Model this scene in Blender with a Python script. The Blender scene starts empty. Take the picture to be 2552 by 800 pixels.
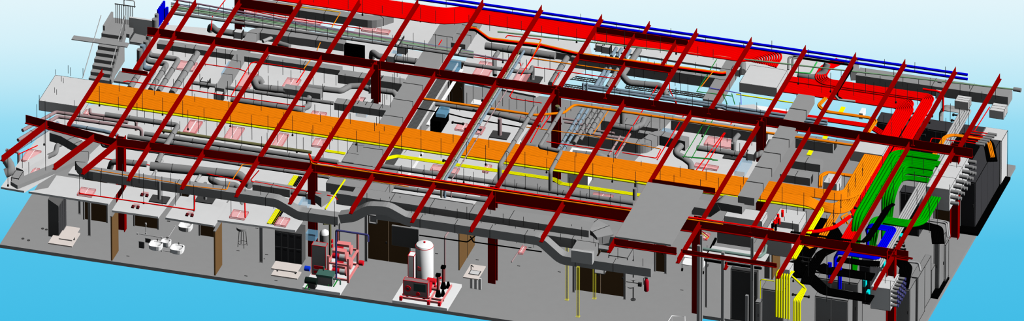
import bpy, math, random
from mathutils import Vector
random.seed(7)
C = bpy.context.scene.collection
# ---------------------------------------------------------------- camera geometry
S, DIST = 54.5, 1200.0
TH, EL = math.radians(16.66), math.radians(29.43)
ct, st, ce, se = math.cos(TH), math.sin(TH), math.cos(EL), math.sin(EL)
RV = Vector((ct, st, 0)); UV = Vector((-st*se, ct*se, ce)); BV = RV.cross(UV)
def _ortho(px, py, z):
    a = (px-2)/S; b = (py-609)/S + ce*z          # a = ct x + st y ; b = st se x - ct se y
    b /= se
    return Vector((ct*a + st*b, st*a - ct*b, z))
TG = _ortho(1276, 400, 2.0)
CAM = TG + BV*DIST
FW = -BV
K = 1/(S*DIST)
def at(px, py, z=0.0):
    """the point of the place that the photograph shows at this pixel, at height z"""
    d = FW + RV*((px-1276)*K) - UV*((py-400)*K)
    t = (z-CAM.z)/d.z
    p = CAM + d*t
    p.z = z
    return p
# ---------------------------------------------------------------- materials
MATS = {}
def mat(name, rgb, rough=1.0, alpha=None, var=0.03, scale=3.0, spec=0.0, metal=0.0):
    if name in MATS: return MATS[name]
    m = bpy.data.materials.new(name); m.use_nodes = True
    nt = m.node_tree; b = nt.nodes['Principled BSDF']
    r, g, bb = [((c/255)/12.92 if c/255 <= .04045 else ((c/255+.055)/1.055)**2.4) for c in rgb]
    n = nt.nodes.new('ShaderNodeTexNoise'); n.inputs['Scale'].default_value = scale
    tc = nt.nodes.new('ShaderNodeTexCoord'); nt.links.new(tc.outputs['Object'], n.inputs['Vector'])
    mx = nt.nodes.new('ShaderNodeMix'); mx.data_type = 'RGBA'
    mx.inputs[6].default_value = (r*(1-var), g*(1-var), bb*(1-var), 1)
    mx.inputs[7].default_value = (min(1, r*(1+var)), min(1, g*(1+var)), min(1, bb*(1+var)), 1)
    nt.links.new(n.outputs['Fac'], mx.inputs[0]); nt.links.new(mx.outputs[2], b.inputs['Base Color'])
    b.inputs['Roughness'].default_value = rough
    b.inputs['Specular IOR Level'].default_value = spec
    b.inputs['Metallic'].default_value = metal
    if alpha is not None: b.inputs['Alpha'].default_value = alpha
    m.diffuse_color = (r, g, bb, 1)
    MATS[name] = m
    return m
GREY = mat('duct_grey', (150,150,150)); LGREY = mat('light_grey', (212,212,212)); WHITE = mat('white', (252,252,252))
FLOORM = mat('floor_grey', (148,148,148)); CEILM = mat('ceiling_white', (214,214,214))
STEEL = mat('red_steel', (146,0,0)); RED = mat('red_conduit', (255,0,0), var=0); ORANGE = mat('orange_conduit', (255,136,10), var=0)
YEL = mat('yellow_conduit', (255,255,0), var=0); GREEN = mat('green_conduit', (0,158,0)); BLUE = mat('blue_pipe', (0,0,235), var=0)
BLACK = mat('black_conduit', (4,4,4)); PIPE = mat('pipe_grey', (138,138,138)); PINKP = mat('pinkish_pipe', (165,140,142))
BLUEP = mat('bluish_pipe', (130,150,165)); GRNP = mat('greenish_pipe', (128,165,128)); DKG = mat('dark_grey', (70,70,70)); MID = mat('mid_grey', (118,118,118))
PALEG = mat('pale_conduit', (172,172,172)); ROD = mat('rod_black', (44,44,44)); BROWN = mat('door_brown', (122,92,58)); DBROWN = mat('dark_brown', (110,85,58))
PINK = mat('pink_glass', (246,168,170), alpha=.5, var=0); BGLASS = mat('blue_glass', (120,180,215), alpha=.4, var=0); BEIGE = mat('beige', (224,214,208))
YGLASS = mat('yellow_glass', (235,225,70), alpha=.45, var=0); CYAN = mat('cyan', (0,235,235)); PURP = mat('purple', (150,30,110))
REDLINE = mat('red_equipment', (235,30,45), var=0); SALMON = mat('salmon', (240,140,140)); NAVY = mat('navy_pipe', (70,70,130))
DGREEN = mat('dark_green', (70,110,100)); GLINE = mat('green_line', (30,140,50)); SEAM = mat('seam_dark', (52,52,52)); BLK2 = mat('cabinet_dark', (92,92,92))
OLIVE = mat('olive_pipe', (120,118,80)); LBLUE = mat('blue_mark', (90,90,220)); PGREEN = mat('pale_green_pipe', (150,185,150)); MAUVE = mat('mauve_pipe', (150,120,140))
# ---------------------------------------------------------------- tags
ORG = {}
def tag(o, label, cat, group=None, kind=None):
    if label: o['label'] = label
    if cat: o['category'] = cat
    if group: o['group'] = group
    if kind: o['kind'] = kind
    return o
def thing(name, label, cat, loc=(0,0,0), group=None):
    o = bpy.data.objects.new(name, None); C.objects.link(o); o.location = loc; o.empty_display_size = .2
    ORG[o] = Vector(loc)
    return tag(o, label, cat, group)
class MB:
    def __init__(s): s.v = []; s.f = []; s.sm = []
    def add(s, vs, fs, smooth=False):
        n = len(s.v); s.v += [Vector(v) for v in vs]; s.f += [tuple(i+n for i in f) for f in fs]; s.sm += [smooth]*len(fs); return s
    def box(s, a, b):
        x0, x1 = sorted((a[0], b[0])); y0, y1 = sorted((a[1], b[1])); z0, z1 = sorted((a[2], b[2]))
        return s.add([(x0,y0,z0),(x1,y0,z0),(x1,y1,z0),(x0,y1,z0),(x0,y0,z1),(x1,y0,z1),(x1,y1,z1),(x0,y1,z1)],
                     [(3,2,1,0),(4,5,6,7),(0,1,5,4),(1,2,6,5),(2,3,7,6),(3,0,4,7)])
    def prism(s, poly, z0, z1):
        n = len(poly)
        ar = sum(poly[i][0]*poly[(i+1) % n][1]-poly[(i+1) % n][0]*poly[i][1] for i in range(n))
        if ar < 0: poly = poly[::-1]
        vs = [(p[0],p[1],z0) for p in poly]+[(p[0],p[1],z1) for p in poly]
        return s.add(vs, [tuple(range(n-1,-1,-1)), tuple(range(n,2*n))]+[(i,(i+1) % n,n+(i+1) % n,n+i) for i in range(n)])
    def tube(s, pts, r, seg=12, caps=True, ribs=0):
        pts = [Vector(p) for p in pts]
        rr = r if isinstance(r, (list, tuple)) else [r]*len(pts)
        n = len(pts); ref = None; vs = []
        for i, p in enumerate(pts):
            t = ((pts[i+1]-p) if i < n-1 else Vector()) .normalized() + ((p-pts[i-1]) if i else Vector()).normalized()
            if t.length < 1e-6: t = Vector((0,0,1))
            t.normalize()
            if ref is None: ref = Vector((0,0,1)) if abs(t.z) < .9 else Vector((1,0,0))
            a = ref - t*ref.dot(t)
            if a.length < 1e-4: a = Vector((1,0,0)) - t*t.x
            a.normalize(); ref = a; b = t.cross(a)
            for k in range(seg):
                th = 2*math.pi*k/seg
                vs.append(p + (a*math.cos(th)+b*math.sin(th))*rr[i])
        fs = [(i*seg+k, i*seg+(k+1) % seg, (i+1)*seg+(k+1) % seg, (i+1)*seg+k) for i in range(n-1) for k in range(seg)]
        s.add(vs, fs, True)
        if caps:
            s.add(vs[:seg], [tuple(range(seg-1,-1,-1))]); s.add(vs[-seg:], [tuple(range(seg))])
        return s
    def cyl(s, p, r, h, seg=16, r2=None):
        return s.tube([p, Vector(p)+Vector((0,0,h))], [r, r if r2 is None else r2], seg)
    def bar(s, p, q, w, h):
        return s.sweep([Vector(p), Vector(q)], w, h)
    def sweep(s, pts, w, h):
        """rectangular section, w across and h high, centred on the path"""
        pts = [Vector(p) for p in pts]; n = len(pts); wd = None; vs = []
        for i, p in enumerate(pts):
            t = ((pts[i+1]-p) if i < n-1 else Vector()).normalized() + ((p-pts[i-1]) if i else Vector()).normalized()
            t.normalize()
            c = t.cross(Vector((0,0,1)))
            if c.length < .05: c = wd or Vector((0,1,0))
            c = c - t*c.dot(t); c.normalize()
            if wd is not None and c.dot(wd) < -.2: c = -c
            wd = c; u = c.cross(t)
            ww = w[i] if isinstance(w, list) else w; hh = h[i] if isinstance(h, list) else h
            vs += [p-c*ww/2-u*hh/2, p+c*ww/2-u*hh/2, p+c*ww/2+u*hh/2, p-c*ww/2+u*hh/2]
        fs = [(3,2,1,0), tuple(4*(n-1)+k for k in range(4))]
        for i in range(n-1):
            fs += [(4*i+k, 4*i+(k+1) % 4, 4*i+4+(k+1) % 4, 4*i+4+k) for k in range(4)]
        return s.add(vs, fs)
    def build(s, name, m, parent=None, label=None, cat=None, group=None, kind=None):
        if parent is not None: org = ORG[parent]
        else:
            xs = [v.x for v in s.v]; ys = [v.y for v in s.v]
            org = Vector(((min(xs)+max(xs))/2, (min(ys)+max(ys))/2, min(v.z for v in s.v)))
        me = bpy.data.meshes.new(name); me.from_pydata([tuple(v-org) for v in s.v], [], s.f)
        me.polygons.foreach_set('use_smooth', s.sm)
        me.materials.append(m); me.validate(); me.update()
        import bmesh
        bm = bmesh.new(); bm.from_mesh(me); bmesh.ops.recalc_face_normals(bm, faces=bm.faces); bm.to_mesh(me); bm.free()
        o = bpy.data.objects.new(name, me); C.objects.link(o)
        if parent is not None: o.parent = parent
        else: o.location = org
        ORG[o] = org
        return tag(o, label, cat, group, kind)
def copy_tree(o, loc, label=None):
    c = o.copy(); C.objects.link(c); c.location = loc
    if label: c['label'] = label
    for ch in o.children:
        k = ch.copy(); C.objects.link(k); k.parent = c
        for g in ch.children:
            q = g.copy(); C.objects.link(q); q.parent = k
    return c
# ---------------------------------------------------------------- paths
def path(pts, z=None, snap=True):
    """pixels -> points: (x, y) at height z, (x, y, z), ('v', z) straight up or down"""
    out = []
    for p in pts:
        if p[0] == 'v': out.append(Vector((out[-1].x, out[-1].y, p[1]))); continue
        q = at(p[0], p[1], p[2] if len(p) > 2 else z)
        if out and snap:
            d = q-out[-1]; a, b = abs(d.x), abs(d.y)
            if b < .16*a: q.y = out[-1].y
            elif a < .16*b: q.x = out[-1].x
        out.append(q)
    return out
def fillet(pts, r, n=5):
    pts = [Vector(p) for p in pts]
    if len(pts) < 3 or not r: return pts
    out = [pts[0]]
    for i in range(1, len(pts)-1):
        a, b, c = pts[i-1], pts[i], pts[i+1]
        u = a-b; v = c-b
        if u.length < 1e-5 or v.length < 1e-5: continue
        lu, lv = u.length, v.length; u.normalize(); v.normalize()
        ang = u.angle(v)
        if ang > 3.05 or ang < .02: out.append(b); continue
        rr = r[i-1] if isinstance(r, list) else r
        if rr < 1e-4: out.append(b); continue
        t = min(rr/math.tan(ang/2), lu*.49, lv*.49); R = t*math.tan(ang/2)
        p0 = b+u*t; p1 = b+v*t
        cen = b + (u+v).normalized()*(R/math.sin(ang/2))
        a0 = p0-cen; a1 = p1-cen
        om = a0.angle(a1) if a0.length > 1e-7 and a1.length > 1e-7 else 0
        if om < 1e-3: out.append(b); continue
        m = max(2, int(n*om/1.57+.5))
        for k in range(m+1):
            f = k/m
            out.append(cen + (a0*math.sin((1-f)*om)+a1*math.sin(f*om))/math.sin(om))
    out.append(pts[-1])
    return out
def offset(pts, d):
    """shift a path sideways in plan by d"""
    n = len(pts); out = []
    for i in range(n):
        a = pts[i-1] if i else None; c = pts[i+1] if i < n-1 else None; b = pts[i]
        ns = []
        for (p, q) in ((a, b), (b, c)):
            if p is None or q is None: continue
            t = Vector((q.x-p.x, q.y-p.y, 0))
            if t.length > 1e-5: t.normalize(); ns.append(Vector((-t.y, t.x, 0)))
        if not ns:
            ns = [Vector((0,1,0))]
        if len(ns) == 1: out.append(b+ns[0]*d)
        else:
            m = (ns[0]+ns[1]); m = m/max(.3, m.length_squared)*2
            out.append(b+m*d)
    return out
def pipe(name, label, cat, pts, r, m, z=None, bend=None, group=None, seg=12, snap=True, parent=None, couplings=0, nb=5):
    w = pts if isinstance(pts[0], Vector) else path(pts, z, snap)
    w2 = fillet(w, bend if bend is not None else 3*r, nb)
    mb = MB().tube(w2, r, seg)
    if parent is not None: return mb.build(name, m, parent)
    if not couplings: return mb.build(name, m, None, label, cat, group)
    t = thing(name, label, cat, w[0], group)
    mb.build('pipe_wall', m, t)
    for i in range(len(w)-1):
        L = (w[i+1]-w[i]).length; k = int(L/couplings)
        for j in range(1, k+1):
            p = w[i].lerp(w[i+1], j/(k+1)); d = (w[i+1]-w[i]).normalized()*.05
            MB().tube([p-d, p+d], r*1.14, seg).build('coupling', m, t)
    return t
def bundle(name, label, cat, group, pts, n, sp, r, m, z=None, bend=.3, seg=8, snap=True, side=1, caps=None, nb=6):
    """n parallel conduits; the given path is the first of them, each next lies further to the side"""
    w = pts if isinstance(pts[0], Vector) else path(pts, z, snap)
    first = None
    for i in range(n):
        q = offset(w, side*i*sp)
        bl = []
        for j in range(1, len(w)-1):
            a = w[j]-w[j-1]; b = w[j+1]-w[j]; cr = a.x*b.y-a.y*b.x
            bl.append(max(.03, bend - (side*i*sp if cr > 0 else -side*i*sp)) if abs(cr) > 1e-3 else bend)
        lb = label if isinstance(label, str) else label[i]
        MB().tube(fillet(q, bl, nb), r, seg).build(name, m, None, lb, cat, group)
def duct(name, label, pts, w, h, z=None, bend=.3, m=None, seams=1.5, group=None, snap=True, cat='duct', nb=6, seamw=.012):
    m = m or GREY
    p = pts if isinstance(pts[0], Vector) else path(pts, z, snap)
    t = thing(name, label, cat, p[0], group)
    MB().sweep(fillet(p, bend, nb), w, h).build('duct_wall', m, t)
    if isinstance(bend, list): bend = .5
    if seams:
        for i in range(len(p)-1):
            a, b = p[i], p[i+1]; L = (b-a).length; k = max(0, int(L/seams))
            d = (b-a).normalized()
            lo = bend if i else 0; hi = bend if i < len(p)-2 else 0
            if L-lo-hi < .3: continue
            a2 = a+d*min(lo, L*.4); b2 = b-d*min(hi, L*.4)
            for j in range(k+2):
                if (j == 0 and not lo) or (j == k+1 and not hi): continue
                q = a2.lerp(b2, j/(k+1))
                MB().sweep([q-d*seamw, q+d*seamw], w+.02, h+.02).build('joint_flange', SEAM, t)
    return t
def rduct(name, label, pts, r, z=None, bend=None, m=None, group=None, snap=True, rib=0, cat='duct', seg=18, nb=6, bands=1.2):
    m = m or PIPE
    p = pts if isinstance(pts[0], Vector) else path(pts, z, snap)
    t = thing(name, label, cat, p[0], group)
    MB().tube(fillet(p, r*1.8 if bend is None else bend, nb), r, seg).build('duct_wall', m, t)
    if bands:
        for i in range(len(p)-1):
            a, b = p[i], p[i+1]; L = (b-a).length; d = (b-a).normalized(); k = int(L/bands)
            for j in range(1, k+1):
                q = a.lerp(b, j/(k+1)); MB().tube([q-d*.012, q+d*.012], r+.012, seg).build('seam_band', SEAM, t)
    return t
def pbox(FL, FR, BL, zt, h):
    """axis-aligned box from three top corners in pixels and its height in metres"""
    a, b, c = at(FL[0], FL[1], zt), at(FR[0], FR[1], zt), at(BL[0], BL[1], zt)
    x0 = (a.x+c.x)/2; y0 = (a.y+b.y)/2
    return Vector((x0, y0, zt-h)), Vector((b.x, c.y, zt))
PXZ = S*ce
def hz(px): return px/PXZ
# ================================================================ floor and ceilings
def slab(name, poly, zt, th, m, kind='structure', label=None, cat=None, snap=False, group=None):
    pts = [at(x, y, zt) for x, y in poly]
    return MB().prism([(p.x, p.y) for p in pts], zt-th, zt).build(name, m, None, label, cat, group, kind)
FLm = at(2, 609, 0)
fr = at(2537, 414, 0); fl = at(320, 88, 0)
n1, n2, n3 = at(1752, 786, 0), at(1905, 808, 0), at(1905, 808, 0)
yb = (fr.y+fl.y)/2
x1 = at(2400, 640, 0).x
f = MB().prism([(0,0),(n1.x,0),(n1.x,n1.y),(n2.x,n1.y),(n2.x,0),(x1,0),(x1,yb),(at(425,342,0).x,yb),(at(425,342,0).x,at(200,283,0).y),(0,at(200,283,0).y)], -.17, 0).build('floor', FLOORM, None, 'grey concrete floor slab with a dark front edge', 'floor', None, 'structure')
CZ = 2.75
def ceil(poly, z=CZ, th=.1, label='white ceiling slab'):
    return slab('ceiling', poly, z, th, CEILM, 'structure', label, 'ceiling')
ceil([(71,477),(270,508),(302,462),(200,446),(141,437),(120,468)], label='white ceiling slab over the front left room with one pink light')
ceil([(279,524),(394,540),(440,480),(316,464)])
ceil([(412,542),(533,562),(570,506),(450,488)])
ceil([(462,502),(552,517),(580,476),(488,462)])
ceil([(541,548),(736,574),(790,496),(592,467)], label='white ceiling slab above the lockers')
# left wing ceiling
slab('ceiling', [(2,466),(60,476),(230,372),(330,310),(330,250),(150,270),(50,400)], 2.75, .1, CEILM, 'structure', 'white ceiling slab of the skewed left wing', 'ceiling')
# wide ceilings beneath the racks
ceil([(170,432),(860,533),(985,330),(470,254),(330,235),(240,330)])
ceil([(330,232),(985,329),(1120,140),(900,104),(400,60),(340,150)])
ceil([(925,470),(1180,508),(1330,300),(1110,262),(1075,310)])
ceil([(1139,200),(1335,239),(1480,160),(1470,110),(1200,60)])
ceil([(1560,425),(1850,468),(1960,330),(1880,260),(1700,270)], label='white ceiling slab beneath the green sprinkler lines')
ceil([(880,80),(1190,130),(1300,45),(980,0),(930,0)])
ceil([(600,60),(760,85),(830,0),(640,0)])
ceil([(1480,120),(2030,205),(2050,140),(1500,60)])
slab('landing_slab', [(283,201),(330,208),(346,183),(298,176)], .02, .1, GREY, 'thing', 'grey slab piece between the staircase and the left risers', 'slab')
# ================================================================ steel
ZT = 4.9
def ibeam(name, a, b, depth, fw, label, cat='beam', ft=.03, wt=.02, group=None, top=None):
    """a steel tee beam as the place shows it: upright web over a bottom flange, top at a.z"""
    a = Vector(a); b = Vector(b); t = thing(name, label, cat, a, group); t['kind'] = 'thing'
    u = Vector((0,0,1))
    MB().sweep([a-u*(depth-ft)/2, b-u*(depth-ft)/2], wt, depth-ft).build('web', STEEL, t)
    MB().sweep([a-u*(depth-ft/2), b-u*(depth-ft/2)], fw, ft).build('bottom_flange', STEEL, t)
    return t
def pxbeam(p, q, depth, fw, label, z=ZT, axis=None, name=None, group=None):
    name = name or ('steel_joist' if axis != 'x' else 'steel_girder')
    a, b = at(p[0], p[1], z), at(q[0], q[1], z)
    if axis == 'x': b.y = a.y
    if axis == 'y': b.x = a.x
    return ibeam(name, a, b, depth, fw, label, group=group)
GA = [(291,348),(778,411),(1228,478),(1737,552),(2264,629)]
pxbeam((291,344),(780,407), .42, .2, 'dark red front girder from the first to the second front column', name='steel_girder')
pxbeam((780,407),(1226,468), .44, .2, 'dark red front girder from the second to the third front column', name='steel_girder')
pxbeam((1226,470),(1735,546), .68, .22, 'deepest dark red front girder, above the grey double duct', name='steel_girder')
pxbeam((1735,546),(2264,626), .47, .2, 'dark red front girder at the right, crossing above the yellow and blue conduits', name='steel_girder')
pxbeam((64,286),(291,346), .42, .2, 'short skewed dark red girder over the left wing')
pxbeam((367,67),(940,151), .42, .22, 'dark red middle girder left of the first rear column', name='steel_girder')
pxbeam((940,151),(1384,215), .44, .22, 'dark red middle girder between the first two rear columns, above the grey trunk duct', name='steel_girder')
pxbeam((1384,215),(1893,288), .52, .22, 'dark red middle girder behind the tall roof opening, left of the white cable box', name='steel_girder')
pxbeam((1893,288),(2424,371), .46, .22, 'dark red middle girder crossing over the red conduit drop', name='steel_girder')
pxbeam((600,-4),(730,15), .5, .22, 'dark red rear girder at the top left edge, beside the red conduits', axis='x')
pxbeam((304,169),(367,180), .2, .14, 'short dark red stub beam in front of the grey risers', axis='x')
pxbeam((1487,67),(1714,101), .3, .16, 'dark red trimmer beam crossing above the red conduits', axis='x')
pxbeam((1444,134),(1671,171), .3, .16, 'dark red trimmer beam in front of the red conduits', axis='x')
pxbeam((1626,446),(1780,473), .28, .16, 'dark red trimmer beam behind the grey roof slab', axis='x')
pxbeam((1529,594),(1686,617), .36, .16, 'dark red trimmer beam in front of the grey roof slab', axis='x')
pxbeam((1697,621),(1936,656), .22, .14, 'slim dark red trimmer beam right of the grey roof slab', axis='x')
pxbeam((2213,633),(2271,648), .08, .1, 'thin bright red bar ending at the right of the front girder', axis='x')
JO = 'dark red joist '
JL = [((1350,12),(1238,195),'rear joist, first left of the trimmer bay'),((1500,35),(1390,217),'rear joist at the left end of the trimmer beams'),
 ((1737,70),(1626,251),'rear joist at the right end of the trimmer beams'),((1873,92),(1762,271),'rear joist first right of the trimmer beams'),
 ((2008,112),(1899,289),'rear joist passing the right edge of the white cable box'),((2133,130),(2026,309),'rear joist over the wide red run, third right of the trimmer beams'),
 ((2256,147),(2148,327),'rear joist over the wide red run, fourth right of the trimmer beams'),((2382,166),(2275,350),'rear joist over the red conduit drop'),((2492,183),(2384,362),'rightmost rear joist, beside the pale conduit loops'),
 ((1204,-4),(1089,174),'rear joist crossing the bend of the red conduits'),((1042,-4),(940,152),'rear joist meeting the first rear column'),((896,-4),(806,130),'rear joist right of the black panel recess'),
 ((750,-4),(673,111),'rear joist crossing the grey duct elbow'),((598,-4),(537,91),'rear joist at the small rear column'),
 ((488,-4),(430,88),'rear joist second from the left'),((444,-4),(336,171),'leftmost rear joist, above the blue risers')]
for p, q, l in JL: pxbeam(p, q, .3, .17, JO+l, axis='y')
for p, q, l in [((1581,84),(1546,146),'short joist between the two trimmer beams, left'),((1684,99),(1647,161),'short joist between the two trimmer beams, right'),
                ((1619,52),(1602,81),'stub joist behind the trimmer beams, tip above the blue pipes'),((1557,154),(1506,236),'short joist from the front trimmer beam to the middle girder'),
                ((1912,583),(1878,646),'short joist from front girder down to the slim trimmer beam'),((1812,652),(1808,662),'tiny joist stub on the slim trimmer beam')]:
    pxbeam(p, q, .24, .14, 'dark red '+l, axis='y')
FJ = [((430,90),(275,340),'over the left end of the orange conduits, second from left'),((535,98),(328,439),'over the orange conduits, first right of the leftmost front column'),((668,116),(462,460),'over the orange conduits, ending above the small round-table room'),
 ((801,137),(595,479),'over the orange conduits, ending above the front duct bend'),((934,154),(730,497),'over the orange conduits, meeting the second front column'),((1084,178),(878,520),'over the orange conduits, ending at the front duct hump'),
 ((1236,199),(1028,542),'over the orange conduits, parallel to the thin riser pipes'),((1382,221),(1178,566),'over the orange conduits, meeting the third front column'),((1555,247),(1349,590),'over the orange conduits, ending left of the duct drop'),
 ((1722,274),(1516,616),'along the left side of the grey roof slab'),((1891,301),(1686,642),'along the right side of the grey roof slab'),((2018,317),(1863,566),'crossing the grey trunk duct at the right'),
 ((2141,334),(1934,680),'ending above the yellow conduit drop'),((2266,353),(2060,691),'over the green conduits, ending above the blue drops'),((2376,368),(2170,708),'over the pale boxes, rightmost of the front joists')]
for p, q, l in FJ: pxbeam(p, q, .3, .17, 'dark red long joist '+l, axis='y')
pxbeam((255,171),(171,308), .26, .17, 'dark red joist at the left end of the orange conduits', axis='y')
for p, q, l in [((118,300),(4,388),'leftmost skewed dark red joist'),((234,334),(134,409),'middle skewed dark red joist'),((290,350),(205,421),'right skewed dark red joist running to the duct corner')]:
    pxbeam(p, q, .3, .17, l+' of the left wing')
def wcol(px, py, zt, label, zb=0.0, d=.34, fw=.36, name='steel_column', side=False):
    """W-section column whose foot centre shows at this pixel (height zb)"""
    c = at(px, py, zb); t = thing(name, label, 'column', c); t['kind'] = 'thing'
    if side:
        for k in (-1, 1): MB().box((c.x+k*fw/2-.015, c.y-d/2, zb), (c.x+k*fw/2+.015, c.y+d/2, zt)).build('flange', STEEL, t)
        MB().box((c.x-fw/2+.015, c.y-.012, zb), (c.x+fw/2-.015, c.y+.012, zt)).build('web', STEEL, t)
        return t
    for k in (-1, 1):
        MB().box((c.x-fw/2, c.y+k*d/2-.015, zb), (c.x+fw/2, c.y+k*d/2+.015, zt)).build('flange', STEEL, t)
    MB().box((c.x-.012, c.y-d/2+.015, zb), (c.x+.012, c.y+d/2-.015, zt)).build('web', STEEL, t)
    return t
wcol(303, 573, 4.9, 'dark red steel column at the far left end of the front row', side=True)
wcol(780, 636, 4.9, 'dark red steel column right of the lockers')
wcol(1228, 702, 4.9, 'dark red steel column beside the small sink counter')
wcol(1736, 777, 4.9, 'dark red steel column below the corner of the grey roof slab')
wcol(2220, 860, 4.9, 'red steel column behind the lower pale conduit box', side=True)
wcol(2379, 592, 4.9, 'red steel column behind the stack of pale conduit boxes', side=True)
wcol(937, 388, 4.9, 'dark red rear column below the middle girder, left of the trunk duct')
wcol(1386, 450, 4.9, 'dark red rear column left of the round riser pipes')
wcol(1896, 530, 4.9, 'dark red rear column behind the right trunk duct')
wcol(597, 70, 4.9, 'dark red rear column at the top left behind the pipe bundle', zb=2.85)
# roof slab over the opening
a, b, c, d_ = at(1533,589,5.1), at(1671,611,5.1), at(1754,474,5.1), at(1619,453,5.1)
MB().prism([(a.x,a.y),(b.x,a.y),(b.x,c.y),(a.x,c.y)], 5.01, 5.1).build('roof_slab', GREY, None, 'flat grey roof slab resting on the joists', 'slab', None, 'thing')
def G(ox, oy):
    def f(*pts):
        out = []
        for p in pts:
            if p[0] == 'v': out.append(p); continue
            q = (ox+.375*p[0], oy+.375*p[1]) + tuple(p[2:])
            out.append(q)
        return out
    return f
# ================================================================ conduit racks
ZO = 3.85
bundle('orange_conduit', 'orange conduit in the back half of the wide flat orange rack', 'conduit', 'orange conduits, back half of the rack', [(240,207),(2100,480),(2157,386)], 9, .093, .046, ORANGE, ZO, .35, side=-1)
bundle('orange_conduit', 'orange conduit in the front half of the wide flat orange rack', 'conduit', 'orange conduits, front half of the rack', [(227,229,ZO),(2020,492,ZO),(2042,504,ZO-.25),(2084,512,ZO-.25),(2163,386,ZO-.25)], 9, .093, .046, ORANGE, ZO, .3, side=-1)
bundle('orange_conduit', 'orange conduit running forward to the yellow drop, below the orange bend', 'conduit', 'orange conduits running forward', [(2083,516),(2030,603),(2006,612)], 4, .1, .042, ORANGE, 3.5, .2, side=1)
for k in range(2):
    pipe('orange_conduit', 'short orange conduit hook below the orange bend', 'conduit', [(2112+9*k,532+2*k),(2096+9*k,541+2*k),(2104+9*k,556+2*k)], .045, ORANGE, 3.5, .15, 'orange conduit hooks', snap=False)
bundle('yellow_conduit', 'yellow conduit below the front edge of the orange rack', 'conduit', 'yellow conduits beneath the orange rack', [(215,254),(2034,521),(1962,643)], 5, .09, .045, YEL, 3.62, .15, side=1)
bundle('yellow_conduit', 'long thin yellow conduit running between the orange rack and the front girder', 'conduit', 'thin yellow conduits between rack and girder', [(960,399),(990,392),(1085,407),(1236,430),(1375,451),(1395,460),(1570,485),(1812,520)], 5, .055, .022, YEL, 3.3, .1, side=1)
for k in range(6):
    b = at(1935+6.2*k, 679+1.2*k, 3.75)
    pipe('yellow_conduit', 'yellow conduit bending down in front of the small grey pull box', 'conduit', [b+Vector((.12,.36,0)), b, b-Vector((0,0,2.3))], .05, YEL, bend=.2, group='yellow conduits dropping vertically')
for k in range(5):
    q = [(1968+1.5*k,683+1.5*k,3.4),(2004+1.2*k,713+2*k,3.2),(1978+4*k,748+1*k,3.0),('v',1.2)]
    pipe('yellow_conduit', 'thin yellow conduit stepping sideways before it drops beside the black bundle', 'conduit', q, .035, YEL, bend=.1, group='yellow conduits stepping sideways', snap=False)
pipe('yellow_conduit', 'single thin yellow conduit arching left of the yellow drop', 'conduit', [(1930,701,3.0),(1895,696,3.0),('v',2.0)], .022, YEL, bend=.1)
# red
ZR = 4.2
bundle('red_conduit', 'red conduit of the long rear rack, left of the white cable box', 'conduit', 'red conduits of the rear rack', [(500,-66),(1109,24),(1172,16),(1955,132),(1933,168,3.85)], 16, .092, .047, RED, ZR, 1.6, side=-1)
bundle('red_conduit', 'red conduit leaving the white cable box and turning forward first', 'conduit', 'red conduits turning forward, near group', [(1953,208),(2286,257),(2141,494),('v',2.4)], 9, .092, .047, RED, 3.45, .9, side=-1)
bundle('red_conduit', 'red conduit leaving the white cable box and turning forward last', 'conduit', 'red conduits turning forward, far group', [(1962,191),(2331,245),(2106,614)], 5, .092, .047, RED, 3.45, .75, side=-1)
bundle('red_conduit', 'red conduit in the middle of the wide red run, tucked under the near bend', 'conduit', 'red conduits in the middle of the wide run', [(1958,199),(2284,247),(2262,283)], 5, .092, .047, RED, 3.36, .7, side=-1)
bundle('red_conduit', 'red conduit joining the rack from the hooked bends behind', 'conduit', 'red conduits joining from behind', [(2103,155),(2068,172),(2058,198),(2335,233),(2112,600)], 6, .092, .047, RED, 3.58, .5, side=-1)
bundle('red_conduit', 'red conduit of the low flat strip passing beneath the trunk duct', 'conduit', 'red conduits of the low strip', [(1921,274),(2172,311),(2210,334),(2216,352)], 4, .09, .045, RED, 3.2, .8, side=-1, snap=False)
pipe('red_conduit', 'single red conduit drooping down right of the red rack', 'conduit', [(2300,222,4.3),(2349,232,4.3),('v',3.3)], .05, RED, bend=.3)
pipe('red_conduit', 'thick red conduit sweeping left from the red drop to the grey box', 'conduit', [(2000,578),(2040,577),(2080,567),(2118,540)], .09, RED, 3.6, 1.0, snap=False)
bundle('red_conduit', 'thin red line along the top of the front girder', 'conduit', 'red lines on the front girder', [(772,384),(778,402),(1228,470),(1735,545),(1925,573)], 2, .05, .025, RED, 4.97, .2, side=-1)
pipe('orange_conduit', 'thin orange conduit lying along the front girder', 'conduit', [(770,384),(777,408),(1228,474),(1735,550),(1800,562)], .03, ORANGE, 4.95, .2)
# blue pair
for k, l in ((0, 'upper'), (1, 'lower')):
    pipe('blue_pipe', 'straight blue pipe along the rear edge, '+l+' of the two', 'pipe', [(1000,-19+k*11),(2411,187+k*11)], .065, BLUE, 4.35, 0, seg=16)
pipe('green_pipe', 'thin grey-green pipe ending in a grey cap at the far right', 'pipe', [(1240,79),(2530,223)], .035, GRNP, 4.2, 0, snap=False)
a = at(2526,222,4.2); MB().tube([a, a+Vector((.36,-.01,0))], .1, 18).build('end_cap', PIPE, None, 'grey cylindrical cap on the end of the thin green pipe', 'cap')
a = at(2337,203,4.2); MB().tube([a, a+Vector((.2,0,0))], .06, 18).build('pipe_coupling', PIPE, None, 'grey coupling on the thin green pipe', 'coupling')
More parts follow.
